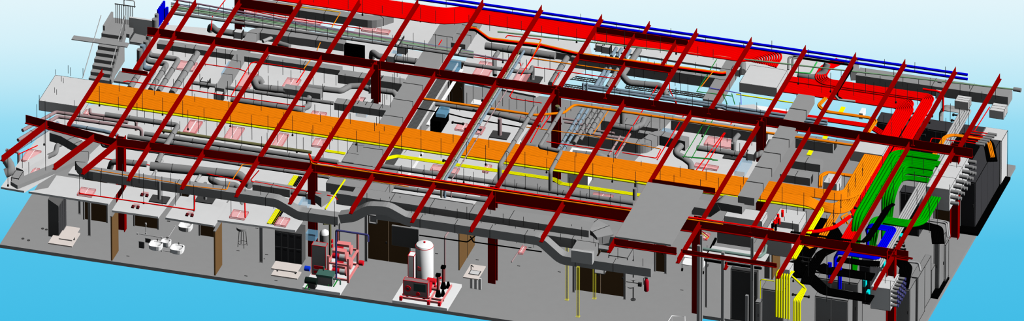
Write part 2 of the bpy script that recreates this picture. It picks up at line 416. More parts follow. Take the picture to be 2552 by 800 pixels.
# cable boxes
def outline(p, q, t, m, r=.012, name='red_edge'):
    mb = MB(); X_, Y_, Z_ = (p.x,q.x), (p.y,q.y), (p.z,q.z)
    for a_ in X_:
        for b_ in Y_: mb.box((a_-r,b_-r,Z_[0]),(a_+r,b_+r,Z_[1]))
    for a_ in X_:
        for b_ in Z_: mb.box((a_-r,Y_[0],b_-r),(a_+r,Y_[1],b_+r))
    for a_ in Y_:
        for b_ in Z_: mb.box((X_[0],a_-r,b_-r),(X_[1],a_+r,b_+r))
    mb.build(name, m, t)
def cbox(name, label, FL, FR, BL, zt, h, m=LGREY, cat='box', lid=True, split=0):
    p, q = pbox(FL, FR, BL, zt, h); t = thing(name, label, cat, p)
    MB().box(p, (q.x, q.y, q.z-.012)).build('box_body', m, t)
    MB().box((p.x-.01, p.y-.01, q.z-.02), (q.x+.01, q.y+.01, q.z)).build('lid', m, t)
    outline(p, q, t, SEAM, .007, 'edge_line')
    for k in range(split):
        y = p.y+(q.y-p.y)*(k+1)/(split+1)
        MB().box((p.x-.015, y-.01, p.z), (q.x+.015, y+.01, q.z+.005)).build('joint', SEAM, t)
    return t
cbox('cable_box', 'large pale cable box where the red rear rack ends', (1842,207), (1936,219), (1870,162), 3.85, .46)
cbox('pull_box', 'pale pull box stack carrying grey conduit stubs, near the right edge', (2308,465), (2366,473), (2359,380), 3.95, 1.12, split=2)
cbox('pull_box', 'pale pull box carrying purple-tipped stubs above the red column', (2169,714), (2219,721), (2194,676), 3.6, 1.13, split=1)
cbox('pull_box', 'pale pull box behind the end of the orange conduits', (2119,375), (2198,388), (2141,341), 3.6, .5)
cbox('pull_box', 'small pale pull box left of the orange bend', (2052,453), (2084,460), (2066,432), 3.4, .55)
cbox('pull_box', 'small grey pull box at the foot of the yellow run', (1946,670), (1967,674), (1956,652), 3.95, .5)
for gi, (n, xs, ys, ln, lab) in enumerate([(5, 2370, 458, .4, 'upper'), ]):
    p, q = pbox((2308,465), (2366,473), (2359,380), 3.95, 1.12)
    for i in range(7):
        for j in range(3):
            y = p.y+.25+i*(q.y-p.y-.4)/6; z = 3.75-j*.3
            a = Vector((q.x, y, z)); MB().tube([a, a+Vector((.38,0,0))], .085, 14).build('conduit_stub', PIPE, None, 'grey conduit stub sticking out of the pale box stack', 'conduit stub', 'stubs on the upper pale boxes')
p, q = pbox((2169,714), (2219,721), (2194,676), 3.6, 1.13)
for i in range(5):
    for j in range(4):
        a = Vector((q.x, p.y+.12+i*(q.y-p.y-.24)/4, 3.45-j*.24)); t = thing('conduit_stub', 'grey conduit stub with a purple tip on the lower pale box', 'conduit stub', a, 'stubs on the lower pale box')
        MB().tube([a, a+Vector((.34,0,0))], .07, 14).build('stub_tube', PIPE, t); MB().tube([a+Vector((.3,0,0)), a+Vector((.35,0,0))], .073, 14).build('tip_ring', NAVY, t)
for i in range(6):
    a = at(2432+6*i, 358-5*i, 4.0); MB().tube([a, a+Vector((.42,0,0))], .07, 14).build('conduit_stub', PIPE, None, 'grey conduit stub above the black bundle at the far right', 'conduit stub', 'stubs above the black bundle')
    pipe('red_wire', 'thin red line running into the far right stubs', 'wire', [a-Vector((.8,0,0)), a], .025, RED, group='red lines into the far right stubs')
# green
for zz, (dx, dy), n in ((4.25,(0,0),3),(3.85,(3,16),3)):
    w = path([(2341+dx,396+dy-6),(2226+dx,379+dy-6),(2127+dx,545+dy),('v',1.3)], zz)
    bundle('green_conduit', 'green conduit of the '+('upper' if zz > 4 else 'lower')+' leftmost green layer', 'conduit', 'green conduits leftmost, '+('upper' if zz > 4 else 'lower'), w, n, .15, .075, GREEN, bend=.6, side=1, seg=12)
for k, (o, c1, c2, n) in enumerate((((2331,413),(2244,400),(2197,475),4),((2325,430),(2240,417),(2205,474),4),((2316,447),(2240,435),(2216,476),3))):
    w = path([o, c1, c2, ('v',1.4)], 3.9-.35*k)
    bundle('green_conduit', 'green conduit of the middle green bends, '+('highest','second highest','lowest')[k]+' layer', 'conduit', 'green conduits middle, '+('highest','second','lowest')[k], w, n, .13, .064, GREEN, bend=.6, side=1, seg=10)
w = path([(2316,489),(2277,553),(2180,537),(2160,568),('v',1.2)], 3.45)
bundle('green_conduit', 'green conduit of the lowest bundle, wrapping around beneath the pale box stack', 'conduit', 'green conduits, lowest bundle', w, 5, .125, .062, GREEN, bend=.45, side=1, seg=10)
# blue bundle
w = path([(2080,631),(2190,646),(2236,568),(2162,557),('v',2.6)], 3.8); w = [w[0]-Vector((0,0,1.1))]+w
bundle('blue_conduit', 'blue conduit looping from the green drop down to the cabinets', 'conduit', 'blue conduits at the front right', w, 5, .085, .05, BLUE, bend=.3, side=1)
for x, y in ((2066,655),(2091,662)):
    for k in range(2):
        pipe('blue_conduit', 'short blue conduit dropping onto the cabinet '+('left' if x < 2080 else 'right')+' of the pair', 'conduit', [(x+4*k,y,3.4),('v',2.2)], .06, BLUE, group='blue drops '+str('left' if x < 2080 else 'right'))
# black bundles
def black(lab, pts, n, z, sp=.07, r=.045, bend=.5, side=1, snap=False, step=0):
    bundle('black_conduit', 'black conduit '+lab, 'conduit', 'black conduits '+lab, pts, n, sp, r, BLACK, z, bend, side=side, snap=snap)
black('sweeping from the yellow drop to the lower pale box', [(1962,655),(2012,700),(2046,732),(2170,752)], 8, 3.2, .075, .052, .8)
black('rising from the black sweep toward the blue loop', [(2018,708),(2032,672),(2056,636),(2110,610)], 6, 3.3, .08, .055)
black('of the flat run in front of the blue bundle', [(2030,668),(2052,680),(2172,698)], 9, 3.15, .07, .05)
black('hugging the underside of the blue bundle', [(2085,650),(2150,660),(2192,662)], 5, 3.5, .08, .055)
black('of the thin line along the front girder to the green drop', [(1970,579),(2130,602),(2165,604),(2225,510)], 3, 4.3, .04, .03)
black('curling around the column behind the lower pale box', [(2205,628),(2248,640),(2272,665),(2262,718)], 8, 3.0, .07, .05, .6, -1)
black('running over the right cabinets and bending down into them', [(2235,556),(2310,556),(2348,566),(2352,606)], 8, 2.6, .07, .05, .5, -1)
black('beside the orange arch at the far right', [(2392,345),(2452,353),(2461,402)], 7, 3.6, .07, .045, .7)
black('in the shaft behind the yellow drop', [(2040,560),(2070,610),(2100,630)], 9, 2.6, .09, .06)
black('crossing diagonally in front of the green bends', [(2225,508),(2205,520),(2160,590),(2148,602)], 2, 4.4, .09, .05)
black('hanging beside the yellow conduits', [(2045,545),(1985,640),(1975,690)], 7, 2.4, .1, .07)
bundle('orange_conduit', 'orange conduit arching over the cabinets at the far right', 'conduit', 'orange conduits of the far right arch', [(2330,389),(2362,336),(2460,351),(2470,392)], 3, .07, .04, ORANGE, 3.65, .4, side=1, snap=False)
w = path([(2349,262),(2421,273),(2256,543),(2180,665)], 2.95); w = [w[0]-Vector((0,0,1.1))]+w
bundle('pale_conduit', 'pale grey conduit looping up and running forward beside the green bundle', 'conduit', 'pale conduits of the far right loop', w, 5, .105, .05, PALEG, bend=.25, side=-1)
# thin orange pipes
for l, pts, z in [('crossing the whole middle bay behind the tall riser pipes', G(850,0)((540,655),(1290,764))+G(1300,250)((280,84),(350,28))+G(1700,300)((1150,160),), 3.9)]:
    pipe('orange_pipe', 'orange pipe '+l, 'pipe', pts, .06, ORANGE, z, .3)
bundle('orange_pipe', 'orange pipe looping right of the rear trunk duct', 'pipe', 'orange pipes looping at the right', G(1700,50)((960,520),(910,570),(960,605),(1240,645),(1300,665),(1240,750)), 2, .09, .05, ORANGE, 3.8, .35, side=-1, snap=False)
bundle('orange_pipe', 'orange pipe curving out of the small pale box', 'pipe', 'orange pipes by the small pale box', G(1700,300)((910,440),(915,370),(960,342),(1130,365)), 2, .09, .06, ORANGE, 3.1, .3, side=-1, snap=False)
# ================================================================ rectangular ducts
a = G(0,250)
# front duct with its vertical offsets
p = path([(140,352),(232,362),(188,423)], 3.55, snap=False)
q = [at(188,426,3.55)]
y0 = at(420,458,3.55).y
def fy(px, z): 
    r_ = at(px, 0, z); 
    # point of the line y = y0 showing at this column
    lo, hi = -400, 1400
    for _ in range(40):
        m_ = (lo+hi)/2
        if at(px, m_, z).y > y0: lo = m_
        else: hi = m_
    return at(px, lo, z)
ZF = 3.45
W_, H_ = .46, .44
def bp(px, pyb, w=W_, h=H_):
    """point of the duct line whose lower front edge shows at this pixel"""
    lo, hi = 0.0, 6.0
    for _ in range(40):
        m_ = (lo+hi)/2
        if at(px, pyb, m_).y > y0-w/2: lo = m_
        else: hi = m_
    q_ = at(px, pyb, lo); return Vector((q_.x, y0, lo+h/2))
b1_ = bp(688,517); c0 = b1_.copy(); c0.x = bp(192,444).x
pts = [at(130,336,b1_.z), at(160,345,b1_.z), at(212,375,b1_.z), c0, b1_, bp(742,548), bp(842,562)]
duct('front_duct', 'dark-fronted rectangular duct running along the front edge above the small rooms', pts, W_, H_, bend=[.3,.4,.9,.6,.6], seams=2.4, nb=9)
pts = [bp(846,557), bp(880,553), bp(916,534), bp(964,536), bp(1010,562), bp(1345,612), bp(1397,659), bp(1622,691)]
duct('front_duct', 'rectangular duct with a hump and a final drop in front of the double duct', pts, W_, H_, bend=.7, seams=2.2, nb=9)
# double duct
ya = fy(900,3.3)
def X(px0, py0, px1, z):
    a_ = at(px0, py0, z); m = a_.copy()
    # same y, x chosen to show at column px1
    k = (px1-px0)/(S*ct); m.x += k; return [a_, m]
duct('main_duct', 'wide grey duct behind the humped duct, back one of the double pair', X(880,489,1470,3.6), .8, .5, seams=2.2)
pp = X(945,522,1470,3.25); e = pp[1]
duct('main_duct', 'wide grey duct elbowing forward to a square end, front one of the double pair', pp+[e+Vector((0,-1.35,0))], 1.0, .5, bend=.75, seams=2.4, nb=10)
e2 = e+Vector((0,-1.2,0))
MB().box((e2.x-.5,e2.y-.32,2.9),(e2.x+.5,e2.y+.0,3.5)).build('duct_boot', mat('boot_lit_grey', (180,180,180)), None, 'square grey duct boot below the elbow of the front double duct', 'duct')  # paler than the duct grey: light on the front face put into the colour
# fan shaped transition
b1 = X(1440,560,1540,3.3)
t = thing('fan_duct', 'faceted grey duct elbow fanning out right of the double duct', 'duct', b1[0])
w_ = [at(1445,560,3.6), at(1475,568,3.58), at(1496,580,3.5), at(1508,598,3.42)]
MB().sweep(w_, [.85,.9,.95,.8], .45).build('duct_wall', GREY, t)
for k in (1, 2): MB().sweep([w_[k]-(w_[k+1]-w_[k-1]).normalized()*.01, w_[k]+(w_[k+1]-w_[k-1]).normalized()*.01], .97, .48).build('joint_flange', SEAM, t)
duct('branch_duct', 'grey duct stub passing under the grey roof slab', X(1500,590,1570,3.3), .6, .5, seams=0)
# left boxes at front trunk
cbox('plenum', 'grey duct plenum with dark front behind the hump duct', (812,456), (960,478), (846,404), 3.75, .55, GREY, 'duct', split=2)
cbox('plenum', 'lower grey duct plenum crossing in front of the second column', (838,482), (972,502), (852,462), 3.5, .55, GREY, 'duct', split=0)
cbox('plenum', 'grey duct plenum beneath the yellow edge of the orange rack', (850,402), (905,410), (893,338), 3.3, .45, GREY, 'duct', split=2)
def open_box(label, FL, FR, BL, zt, h, name='open_duct'):
    p, q = pbox(FL, FR, BL, zt, h); t = thing(name, label, 'duct', p); w = .03
    for A, B, n in (((p.x,p.y,p.z),(p.x+w,q.y,q.z),'side_wall'),((q.x-w,p.y,p.z),(q.x,q.y,q.z),'side_wall'),((p.x+w,p.y,p.z),(q.x-w,q.y,p.z+w),'bottom_wall'),((p.x+w,p.y,q.z-w),(q.x-w,q.y,q.z),'top_wall')):
        MB().box(A, B).build(n, GREY, t)
    MB().box((p.x+w,q.y-w,p.z+w),(q.x-w,q.y,q.z-w)).build('back_wall', GREY, t)
    outline(p, q, t, SEAM, .01, 'edge_line')
    return t
open_box('open-ended square grey duct on top of the front duct near its end', (1480,654), (1506,658), (1498,628), 2.75, .55)
open_box('wider open-ended square grey duct left of the sink stand', (1516,636), (1564,643), (1532,612), 2.95, .55)
open_box('open grey duct stub under the hump above the dark door', (917,536), (938,539), (923,533), 3.0, .42)
# trunk ducts running front to back
def Y(px0, py0, py1, z):
    a_ = at(px0, py0, z); m = a_.copy(); m.y -= (py1-py0)/(S*ct*se); return [a_, m]
duct('trunk_duct', 'wide grey trunk duct crossing under the orange rack near the first rear column', Y(1128,62,425,3.3), .92, .5, seams=1.6, seamw=.02)
duct('trunk_duct', 'narrower grey duct beside the trunk duct below the red rack', Y(1175,50,118,3.2), 1.0, .4, seams=1.2)
duct('trunk_duct', 'stepped grey trunk duct passing over the orange rack at the right', Y(2010,246,500,4.35), .78, .4, seams=1.5, seamw=.03)
duct('trunk_duct', 'grey duct falling left from the end of the stepped trunk duct', [at(1856,515,4.0), at(1800,505,4.0), at(1775,522,3.5), at(1730,515,3.5)], .75, .4, bend=.1, seams=0)
duct('trunk_duct', 'grey duct rising beside the cable box at its left', Y(1830,160,262,3.3), .7, .5, seams=1.2)
duct('branch_duct', 'grey duct elbow turning from the left corridor to the back', [at(547,229,3.2), at(634,83,3.2), at(860,113,3.2)], .45, .4, bend=.35, seams=1.6)
b = G(400,0); c_ = G(850,0); d3 = G(1300,0); e3 = G(1700,50); f3 = G(2052,130)
duct('rear_duct', 'grey duct along the back at the top left, ending in an elbow', path(b((600,28),(1333,133))+c_((215,150),(330,110)), 3.3), .5, .4, bend=.5, seams=1.5)
duct('rear_duct', 'thin grey duct just behind the middle girder at the left', path([(394,110),(850,178)], 3.2), .4, .28, seams=2)
duct('branch_duct', 'dark-fronted duct left of the trunk duct behind the orange rack', path([(846,190),(1005,213)], 3.3), .5, .45, seams=1.2)
duct('branch_duct', 'low dark-fronted duct meeting the trunk duct from the left', path([(860,262),(968,278)], 3.2), .42, .35, seams=.8)
duct('rear_duct', 'long dark-fronted duct behind the trimmer beams', path(d3((340,395),(1290,555)), 3.2), .55, .55, seams=2)
duct('rear_duct', 'grey duct passing below the trimmer beams further back', path(d3((230,360),(700,440)), 3.0), .3, .35, seams=2)
duct('branch_duct', 'long dark-fronted duct in front of the middle girder at the right', path(G(1300,250)((1000,150),)+G(1700,300)((540,115),), 3.3), .42, .5, seams=1.6)
duct('branch_duct', 'grey duct with an elbow in the plant room behind the orange rack', path(G(1300,250)((300,235),(810,310),(900,245),(1100,290)), 3.0, snap=False), .45, .5, bend=.3, seams=1.3)
duct('branch_duct', 'dark-fronted duct with pale coupling right of the trunk duct', path(G(1700,300)((760,140),(1010,175)), 3.5), .35, .5, seams=1.2)
duct('branch_duct', 'short dark-fronted duct, upper of two at the right trunk duct', path(G(1700,300)((730,275),(930,300)), 3.3), .5, .4, seams=1.2)
duct('branch_duct', 'short dark-fronted duct, lower of two at the right trunk duct', path(G(1700,300)((660,365),(860,395)), 3.3), .5, .4, seams=1.2)
duct('rear_duct', 'long grey duct along the far right rear edge with three side outlets', path(f3((230,158),(1250,290)), 3.5), .75, .5, seams=2.2)
duct('rear_duct', 'upright grey duct piece behind the rightmost black conduit', path(e3((1140,290),(1150,370)), 3.6, snap=False), .4, .5, seams=0)
for l, FL, FR, BL in (('first', (2155,195), (2180,199), (2165,181)), ('second', (2334,226), (2350,229), (2340,208)), ('third', (2380,250), (2412,257), (2388,237)), ('fourth', (2467,273), (2500,280), (2476,256))):
    cbox('duct_outlet', 'pale stepped outlet on the long rear duct, '+l+' from the left', FL, FR, BL, 3.6, .4, LGREY, 'duct', split=2)
duct('left_duct', 'grey trough-like duct lying on the skewed left wing', path([(35,462),(190,398),(250,340)], 2.95, snap=False), .5, .2, bend=.1, seams=0)
def coupling(label, px, py, z, w=.38, d=.3, h=.34):
    a_ = at(px, py, z); t = thing('duct_coupling', label, 'coupling', a_)
    MB().box(a_-Vector((w/2,d/2,h/2)), a_+Vector((w/2,d/2,h/2))).build('collar', LGREY, t)
    for k in (-1,1): MB().box(a_+Vector((k*w/2-.015,-d/2-.02,-h/2-.02)), a_+Vector((k*w/2+.015,d/2+.02,h/2+.02))).build('flange', SEAM, t)
for l, x, y, z in [('on the duct elbow at the top left', 595, 85, 3.3),('on the thin round duct above the orange rack at the left', 512, 207, 3.1),('left of the corridor duct by the blue glass', 546, 240, 3.1),
   ('above the first rear column', 1003, 123, 3.4),('right of the first rear column', 975, 145, 3.4),('left of the trunk duct, topmost', 940, 200, 3.4),('left of the trunk duct, middle', 932, 222, 3.4),
   ('left of the trunk duct, second lowest', 918, 258, 3.3),('left of the trunk duct, lowest', 903, 265, 3.3),('on the front duct after its first drop', 748, 536, 2.85),('in front of the second column', 775, 488, 3.1),
   ('behind the rear round duct', 1497, 118, 3.4),('beside the dark rear pipe at the back', 1512, 122, 3.4),('at the end of the long middle duct', 1900, 341, 3.4),('between the double duct and a joist', 1872, 388, 3.4),
   ('on the upper short duct at the right', 2034, 410, 3.3),('on the lower short duct at the right', 2013, 445, 3.3),('at the left of the cable box', 1835, 178, 3.5),('on the dark duct right of the trunk', 2072, 360, 3.5)]:
    coupling('pale square duct coupling '+l, x, y, z)
# ================================================================ round ducts and pipes
a0 = G(0,0); a1 = G(400,0); a2 = G(850,0); a3 = G(1300,0); a4 = G(1700,50); a5 = G(2052,130)
m0 = G(0,250); m1 = G(400,250); m2 = G(850,250); m3 = G(1300,250); m4 = G(1700,300); m5 = G(2052,330)
l0 = G(0,420); l1 = G(400,450); l2 = G(850,500); l3 = G(1300,500); l4 = G(1700,500); l5 = G(2052,500)
def rc(cpx): return cpx*.375/2/S      # radius from a width in crop pixels
def V(px, py, z, dpx):                # a riser: bottom and top, dpx pixels tall, point shown at its lower end
    p = at(px, py, z); return [p, p+Vector((0,0,dpx/PXZ))]
# risers at the left end
def riser(lab, top, pts, zz, w, m):
    q = path(pts, zz); t = at(*top, zz); h = q[0].copy(); h.z = zz+(pts[0][1]-top[1])/PXZ
    rduct('riser_pipe', lab, [h]+q, rc(w), m=m, bend=rc(w)*1.6, cat='pipe')
riser('big grey riser pipe, front one of the four at the left', a0((925,328))[0], a0((930,480),(880,590)), 3.4, 40, PIPE)
riser('big bluish grey riser pipe, second of the four at the left', a0((942,300))[0], a0((950,450),(1025,465),(945,600)), 3.4, 38, BLUEP)
riser('big pinkish grey riser pipe, third of the four at the left', a0((962,272))[0], a0((972,405),(1110,428),(1005,600)), 3.4, 38, PIPE)
riser('big grey riser pipe, rearmost of the four at the left', a0((980,236))[0], a0((988,365),(1190,393),(1065,610)), 3.4, 36, PIPE)
rduct('round_duct', 'straight grey pipe running forward from under the middle girder at the left', path(a0((1310,355),(1150,620)), 3.4), rc(44), cat='pipe')
for i,(x,y,w) in enumerate([(1032,150,44),(1042,118,28)]):
    MB().tube(V(*a0((x,y+45))[0], 3.4, 26), rc(w), 18).build('pipe_stub', PIPE, None, ('wide' if i == 0 else 'slim')+' grey upright pipe stub behind the left risers', 'pipe')
for i in range(8):
    x, y = (394.5+2.9*i, 62-4.2*i) if i < 6 else (407+5*(i-5), 60-2*(i-5))
    MB().tube(V(x, y+4, 3.0, 42), .062, 14).build('blue_riser', BLUE, None, 'upright blue pipe in the cluster at the top left corner', 'pipe', 'blue riser cluster')
def RD(lab, pts, z, w, m=PIPE, snap=True, bend=None, name='round_duct', cat='duct', bands=1.2, grp=None):
    return rduct(name, lab, path(pts, z, snap), rc(w), m=m, bend=bend, cat=cat, bands=bands, group=grp)
RD('round duct with a turned-down mouth behind the joists at the top left', a1((330,205,2.9),(335,170,3.2),(372,205,3.2),(600,238,3.2)), 3.2, 44, bend=.2, snap=False)
RD('thin round duct running above the orange rack', a1((205,548),(420,578),(1150,688)), 3.3, 26)
RD('round duct swinging back in a U above the orange rack', a1((672,555,2.9),(655,520,3.15),(620,535,3.2),(640,580,3.2),(830,600,3.2)), 3.2, 48, bend=.18, snap=False)
duct('branch_duct', 'rectangular duct following the U-turned round duct', path(a1((825,595),(1070,632)), 3.2), .42, .36, seams=1)
RD('round duct below the thin one, curling up at its right end', a1((470,660,3.1),(930,728,3.1),(985,705,3.1),(985,650,3.1)), 3.1, 40, bend=.25, snap=False)
RD('round duct stub behind the orange rack', a1((720,690),(945,730),(945,760)), 3.0, 34, snap=False)
RD('round duct waving toward the trunk duct', a1((975,578,3.2),(1200,605,3.2),(1260,572,3.2),(1333,570,3.2))+a2((190,592,3.2),(350,612,3.2),(378,655,3.0)), 3.2, 40, snap=False, bend=.2)
duct('branch_duct', 'rectangular duct end right of the thin round duct', path(a1((1165,690),(1333,715))+a2((160,720),(320,750)), 3.3), .5, .36, seams=.8)
RD('round duct hooking over the middle girder by the first rear column', a2((205,385,3.0),(208,345,3.4),(250,375,3.4),(620,425,3.4)), 3.4, 42, snap=False, bend=.2)
RD('round duct with a lower hook by the middle girder', a1((760,280),(860,310)), 3.2, 36)
RD('pale round duct left of the red elbow at the back', a1((680,275),(810,220)), 3.2, 24, m=PALEG, snap=False)
RD('long grey duct behind the middle girder ending in a drop', a2((820,425,3.4),(1190,478,3.4),(1255,480,3.4),(1275,435,3.4),(1272,530,2.8)), 3.4, 28, snap=False, bend=.14)
RD('grey flexible drop in front of the thin green lines', a2((1045,345,3.4),(1020,380,3.3),(1022,500,2.9)), 3.2, 30, snap=False, bend=.2)
RD('big round duct along the back between trunk and trimmer beams', a2((960,305),)+a3((230,360),), 3.5, 50)
RD('round duct running forward from the trimmer bay', a3((300,385),(190,560)), 3.4, 40)
RD('large round duct curving beneath the front trimmer beam', a3((780,330,3.4),(668,500,3.3),(710,550,3.2),(930,570,3.2),(965,640,3.0)), 3.3, 44, snap=False, bend=.35)
for i, (x, x2) in enumerate(((560,470),(590,510),(640,560),(690,600))):
    RD('grey pipe running forward below the trimmer beams', a3((x,455),(x2,575)), 3.2, 24, m=BLUEP if i < 2 else PIPE, name='forward_pipe', cat='pipe', grp='four pipes below the trimmer beams')
for i, (x, y) in enumerate(((630,320),(665,325),(720,335))):
    RD('short grey pipe rising behind the trimmer beams', a3((x,y),(x-35,y+55)), 3.4, 24, name='forward_pipe', cat='pipe', m=BLUEP, grp='short pipes behind the trimmer beams')
for i, y in enumerate((562, 582)):
    RD('bluish pipe running along behind the middle girder, '+('rear' if i == 0 else 'front'), a3((405+25*i,y),(1333,y+120+10*i))+a4((300,575+20*i),(960,680+22*i)), 3.5, 20, m=BLUEP, name='bluish_pipe', cat='pipe', bands=2)
    MB().tube(V(*a3((408+25*i,600))[0], 3.4, 18), rc(16), 14).build('valve', BLUEP, None, 'bluish upright valve at the '+('rear' if i == 0 else 'front')+' of the two bluish pipe ends', 'valve')
RD('round duct bend beside the pale cable box', a4((965,290,4.0),(940,350,3.6),(880,385,3.4),(770,365,3.4)), 3.5, 46, snap=False, bend=.4)
RD('round duct stub left of the cable box', a4((400,290),(400,345)), 3.4, 50, snap=False)
# horizontal pipes of the middle strip
RD('grey pipe turning forward across the front girder at the left', m0((700,95,3.4),(1195,152,3.4),(1110,300,3.4),(1060,420,3.2)), 3.4, 36, name='long_pipe', cat='pipe', bend=.2)
RD('pinkish pipe turning down left of the front column', m0((150,200),(370,78),(850,147)), 3.3, 24, m=PINKP, name='pinkish_pipe', cat='pipe', snap=False)
RD('pinkish pipe ending in a downward elbow', m0((120,265,3.2),(382,108,3.2),(940,188,3.2),('v',2.7)), 3.2, 24, m=PINKP, name='pinkish_pipe', cat='pipe', snap=False, bend=.15)
RD('thin pinkish pipe just below the yellow edge', m0((598,60,3.3),(600,90,3.3),(905,135,3.3),('v',2.8)), 3.3, 20, m=PINKP, name='pinkish_pipe', cat='pipe', snap=False, bend=.12)
RD('bluish pipe curling under the front girder', m0((470,165,3.1),(690,205,3.1),(790,232,3.1),('v',2.6)), 3.1, 26, m=BLUEP, name='bluish_pipe', cat='pipe', snap=False, bend=.2)
RD('big bluish pipe on the left wing, outer one', m0((55,365),(300,190)), 3.0, 22, m=PIPE, name='wing_pipe', cat='pipe', snap=False)
RD('big pale blue pipe on the left wing, inner one', m0((110,330),(385,150)), 3.0, 24, m=BLUEP, name='wing_pipe', cat='pipe', snap=False)
RD('pinkish upright pipe at the end of the left wing', m0((40,330,3.0),(125,345,3.0),('v',2.0)), 3.0, 22, m=PINKP, name='wing_pipe', cat='pipe', snap=False, bend=.1)
RD('grey bend hanging below the front girder at the left', m0((690,262,3.1),(680,295,2.9),(770,310,2.9)), 3.0, 36, snap=False, bend=.2)
for lab, p, q, w, m in (('topmost', m0((1075,200))[0], m1((1000,352))[0], 22, OLIVE),('second', m0((960,222))[0], m1((1190,395))[0], 32, PIPE),('third', m0((850,240))[0], m1((1010,408))[0], 34, PIPE),('lowest', m0((700,292))[0], m1((1120,512))[0], 26, PIPE)):
    RD('long grey pipe in the strip before the orange rack, '+lab+' of four', [p, q], 3.2, w, m=m, name='long_pipe', cat='pipe', bands=2.5)
RD('long grey pipe right of the trunk duct, in front of the yellow lines', m2((240,432),)+m3((745,680),), 3.1, 34, name='long_pipe', cat='pipe')
RD('long grey pipe half hidden behind the deep girder', m2((190,550),(1000,660)), 3.1, 30, name='long_pipe', cat='pipe')
for i, (p, q) in enumerate(((m2((1130,310))[0], m3((1,1))[0]),)): pass
# tall risers over the orange rack
def tall(lab, pts, w, m=PIPE, zt=4.15, zb=3.2, name='riser_pipe'):
    q = path(pts, zt, snap=True); q.append(Vector((q[-1].x, q[-1].y, zb)))
    return rduct(name, lab, q, rc(w), m=m, bend=.14, cat='pipe')
tall('grey pipe crossing over the orange rack and dropping, left of the pair', m2((1290,45),(1048,430)), 30, zb=3.1)
q = path(m3((238,45),(265,70),(118,310),(262,340),(192,470)), 4.15, snap=False); q.append(q[-1]-Vector((0,0,1.0)))
rduct('riser_pipe', 'grey pipe with a sideways jog crossing over the orange rack', q, rc(28), bend=.14, cat='pipe')
MB().tube(V(*m3((238,58))[0], 4.1, 8), rc(30), 16).build('olive_valve', OLIVE, None, 'olive cap on top of the jogged grey pipe', 'valve', None, 'thing')  # plain cap on the pipe top, no valve
for i, (p, q_, w, m) in enumerate((((1215,340),(1010,640),18,BLUEP),((1185,345),(990,650),8,OLIVE),((1170,385),(960,700),10,PALEG),((1210,420),(1040,680),8,PINKP))):
    A = a2(p)[0]; k = (0, -18, -32, 22)[i]
    B = m2((680+k, 530))[0]
    w_ = path([A, B], 4.15); w_.append(w_[-1]-Vector((0,0,.9)))
    rduct('crossing_pipe', ('bluish','olive','pale','pinkish')[i]+' thin pipe crossing over the orange rack in the middle', w_, rc(w), m=m, bend=.1, cat='pipe', bands=2)
for i, (x, y, h) in enumerate(((762,525,85),(752,585,75))):
    MB().tube(V(*m3((x, y+h))[0], 3.1, h*.375), rc(28), 16).build('upright_pipe', PIPE, None, 'upright grey pipe beside the grey roof slab, '+('rear' if i == 0 else 'front')+' one', 'pipe')
# front round duct system
RD('flexible round duct curling up behind the front duct', m0((730,455,2.8),(745,410,3.2),(800,408,3.3),(975,425,3.3)), 3.2, 40, snap=False, bend=.2)
RD('large round duct behind the front duct', m0((1000,438,3.3),)+m1((520,495,3.3),(600,565,3.1)), 3.3, 62, snap=False, bend=.4)
RD('round duct in a U-turn dropping to the round-table room', m1((350,480,3.1),(335,530,3.0),(390,555,3.0),(500,565,2.9),(540,610,2.8),(542,715,2.6)), 3.0, 44, snap=False, bend=.2)
duct('branch_duct', 'rectangular duct leading right from the large round duct', path(m1((620,570),(870,605)), 3.1), .42, .4, seams=1)
RD('round duct between the rectangular duct and the pale coupling', m1((870,605),(975,622)), 3.1, 46)
MB().sweep([at(*m1((1025,632))[0], 3.1), at(*m1((1100,660))[0], 3.1)], [.36,.7], [.36,.5]).build('taper_duct', GREY, None, 'grey tapered duct widening into the lower plenum by the second column', 'duct')
RD('thin pipe dropping forward through the front duct, left', m0((1080,400),(1000,520)), 3.2, 20, name='slant_pipe', cat='pipe', m=PALEG)
RD('thin pale pipe leaning forward behind the round duct, right', m1((290,455),(235,545)), 3.2, 20, name='slant_pipe', cat='pipe', m=PALEG)
def drop(lab, px, py, z, h, w, plate=True, m=PIPE):
    t = thing('duct_drop', lab, 'duct', at(px, py, z))
    p = at(px, py, z); MB().tube([p, p+Vector((0,0,h))], rc(w), 16).build('drop_tube', m, t)
    if plate: MB().box(p-Vector((.42,.32,.0)), p+Vector((.42,.32,.05))).build('diffuser_plate', DKG, t)
drop('grey round drop with a square plate on the second small ceiling', *m0((1060,662))[0], CZ, 1.0, 24)
drop('grey round drop with a square plate on the fourth small ceiling', *m1((298,662))[0], CZ, .9, 24)
drop('grey round drop with a plate right of the second rear column', *a2((1272,530))[0], CZ, .5, 24)
drop('grey flexible drop behind the right trunk duct', *G(1700,300)((340,240))[0], CZ, .7, 30)
drop('pinkish drop with a plate over the middle ceiling', *m2((1055,235))[0], CZ, .9, 28, m=PINKP)
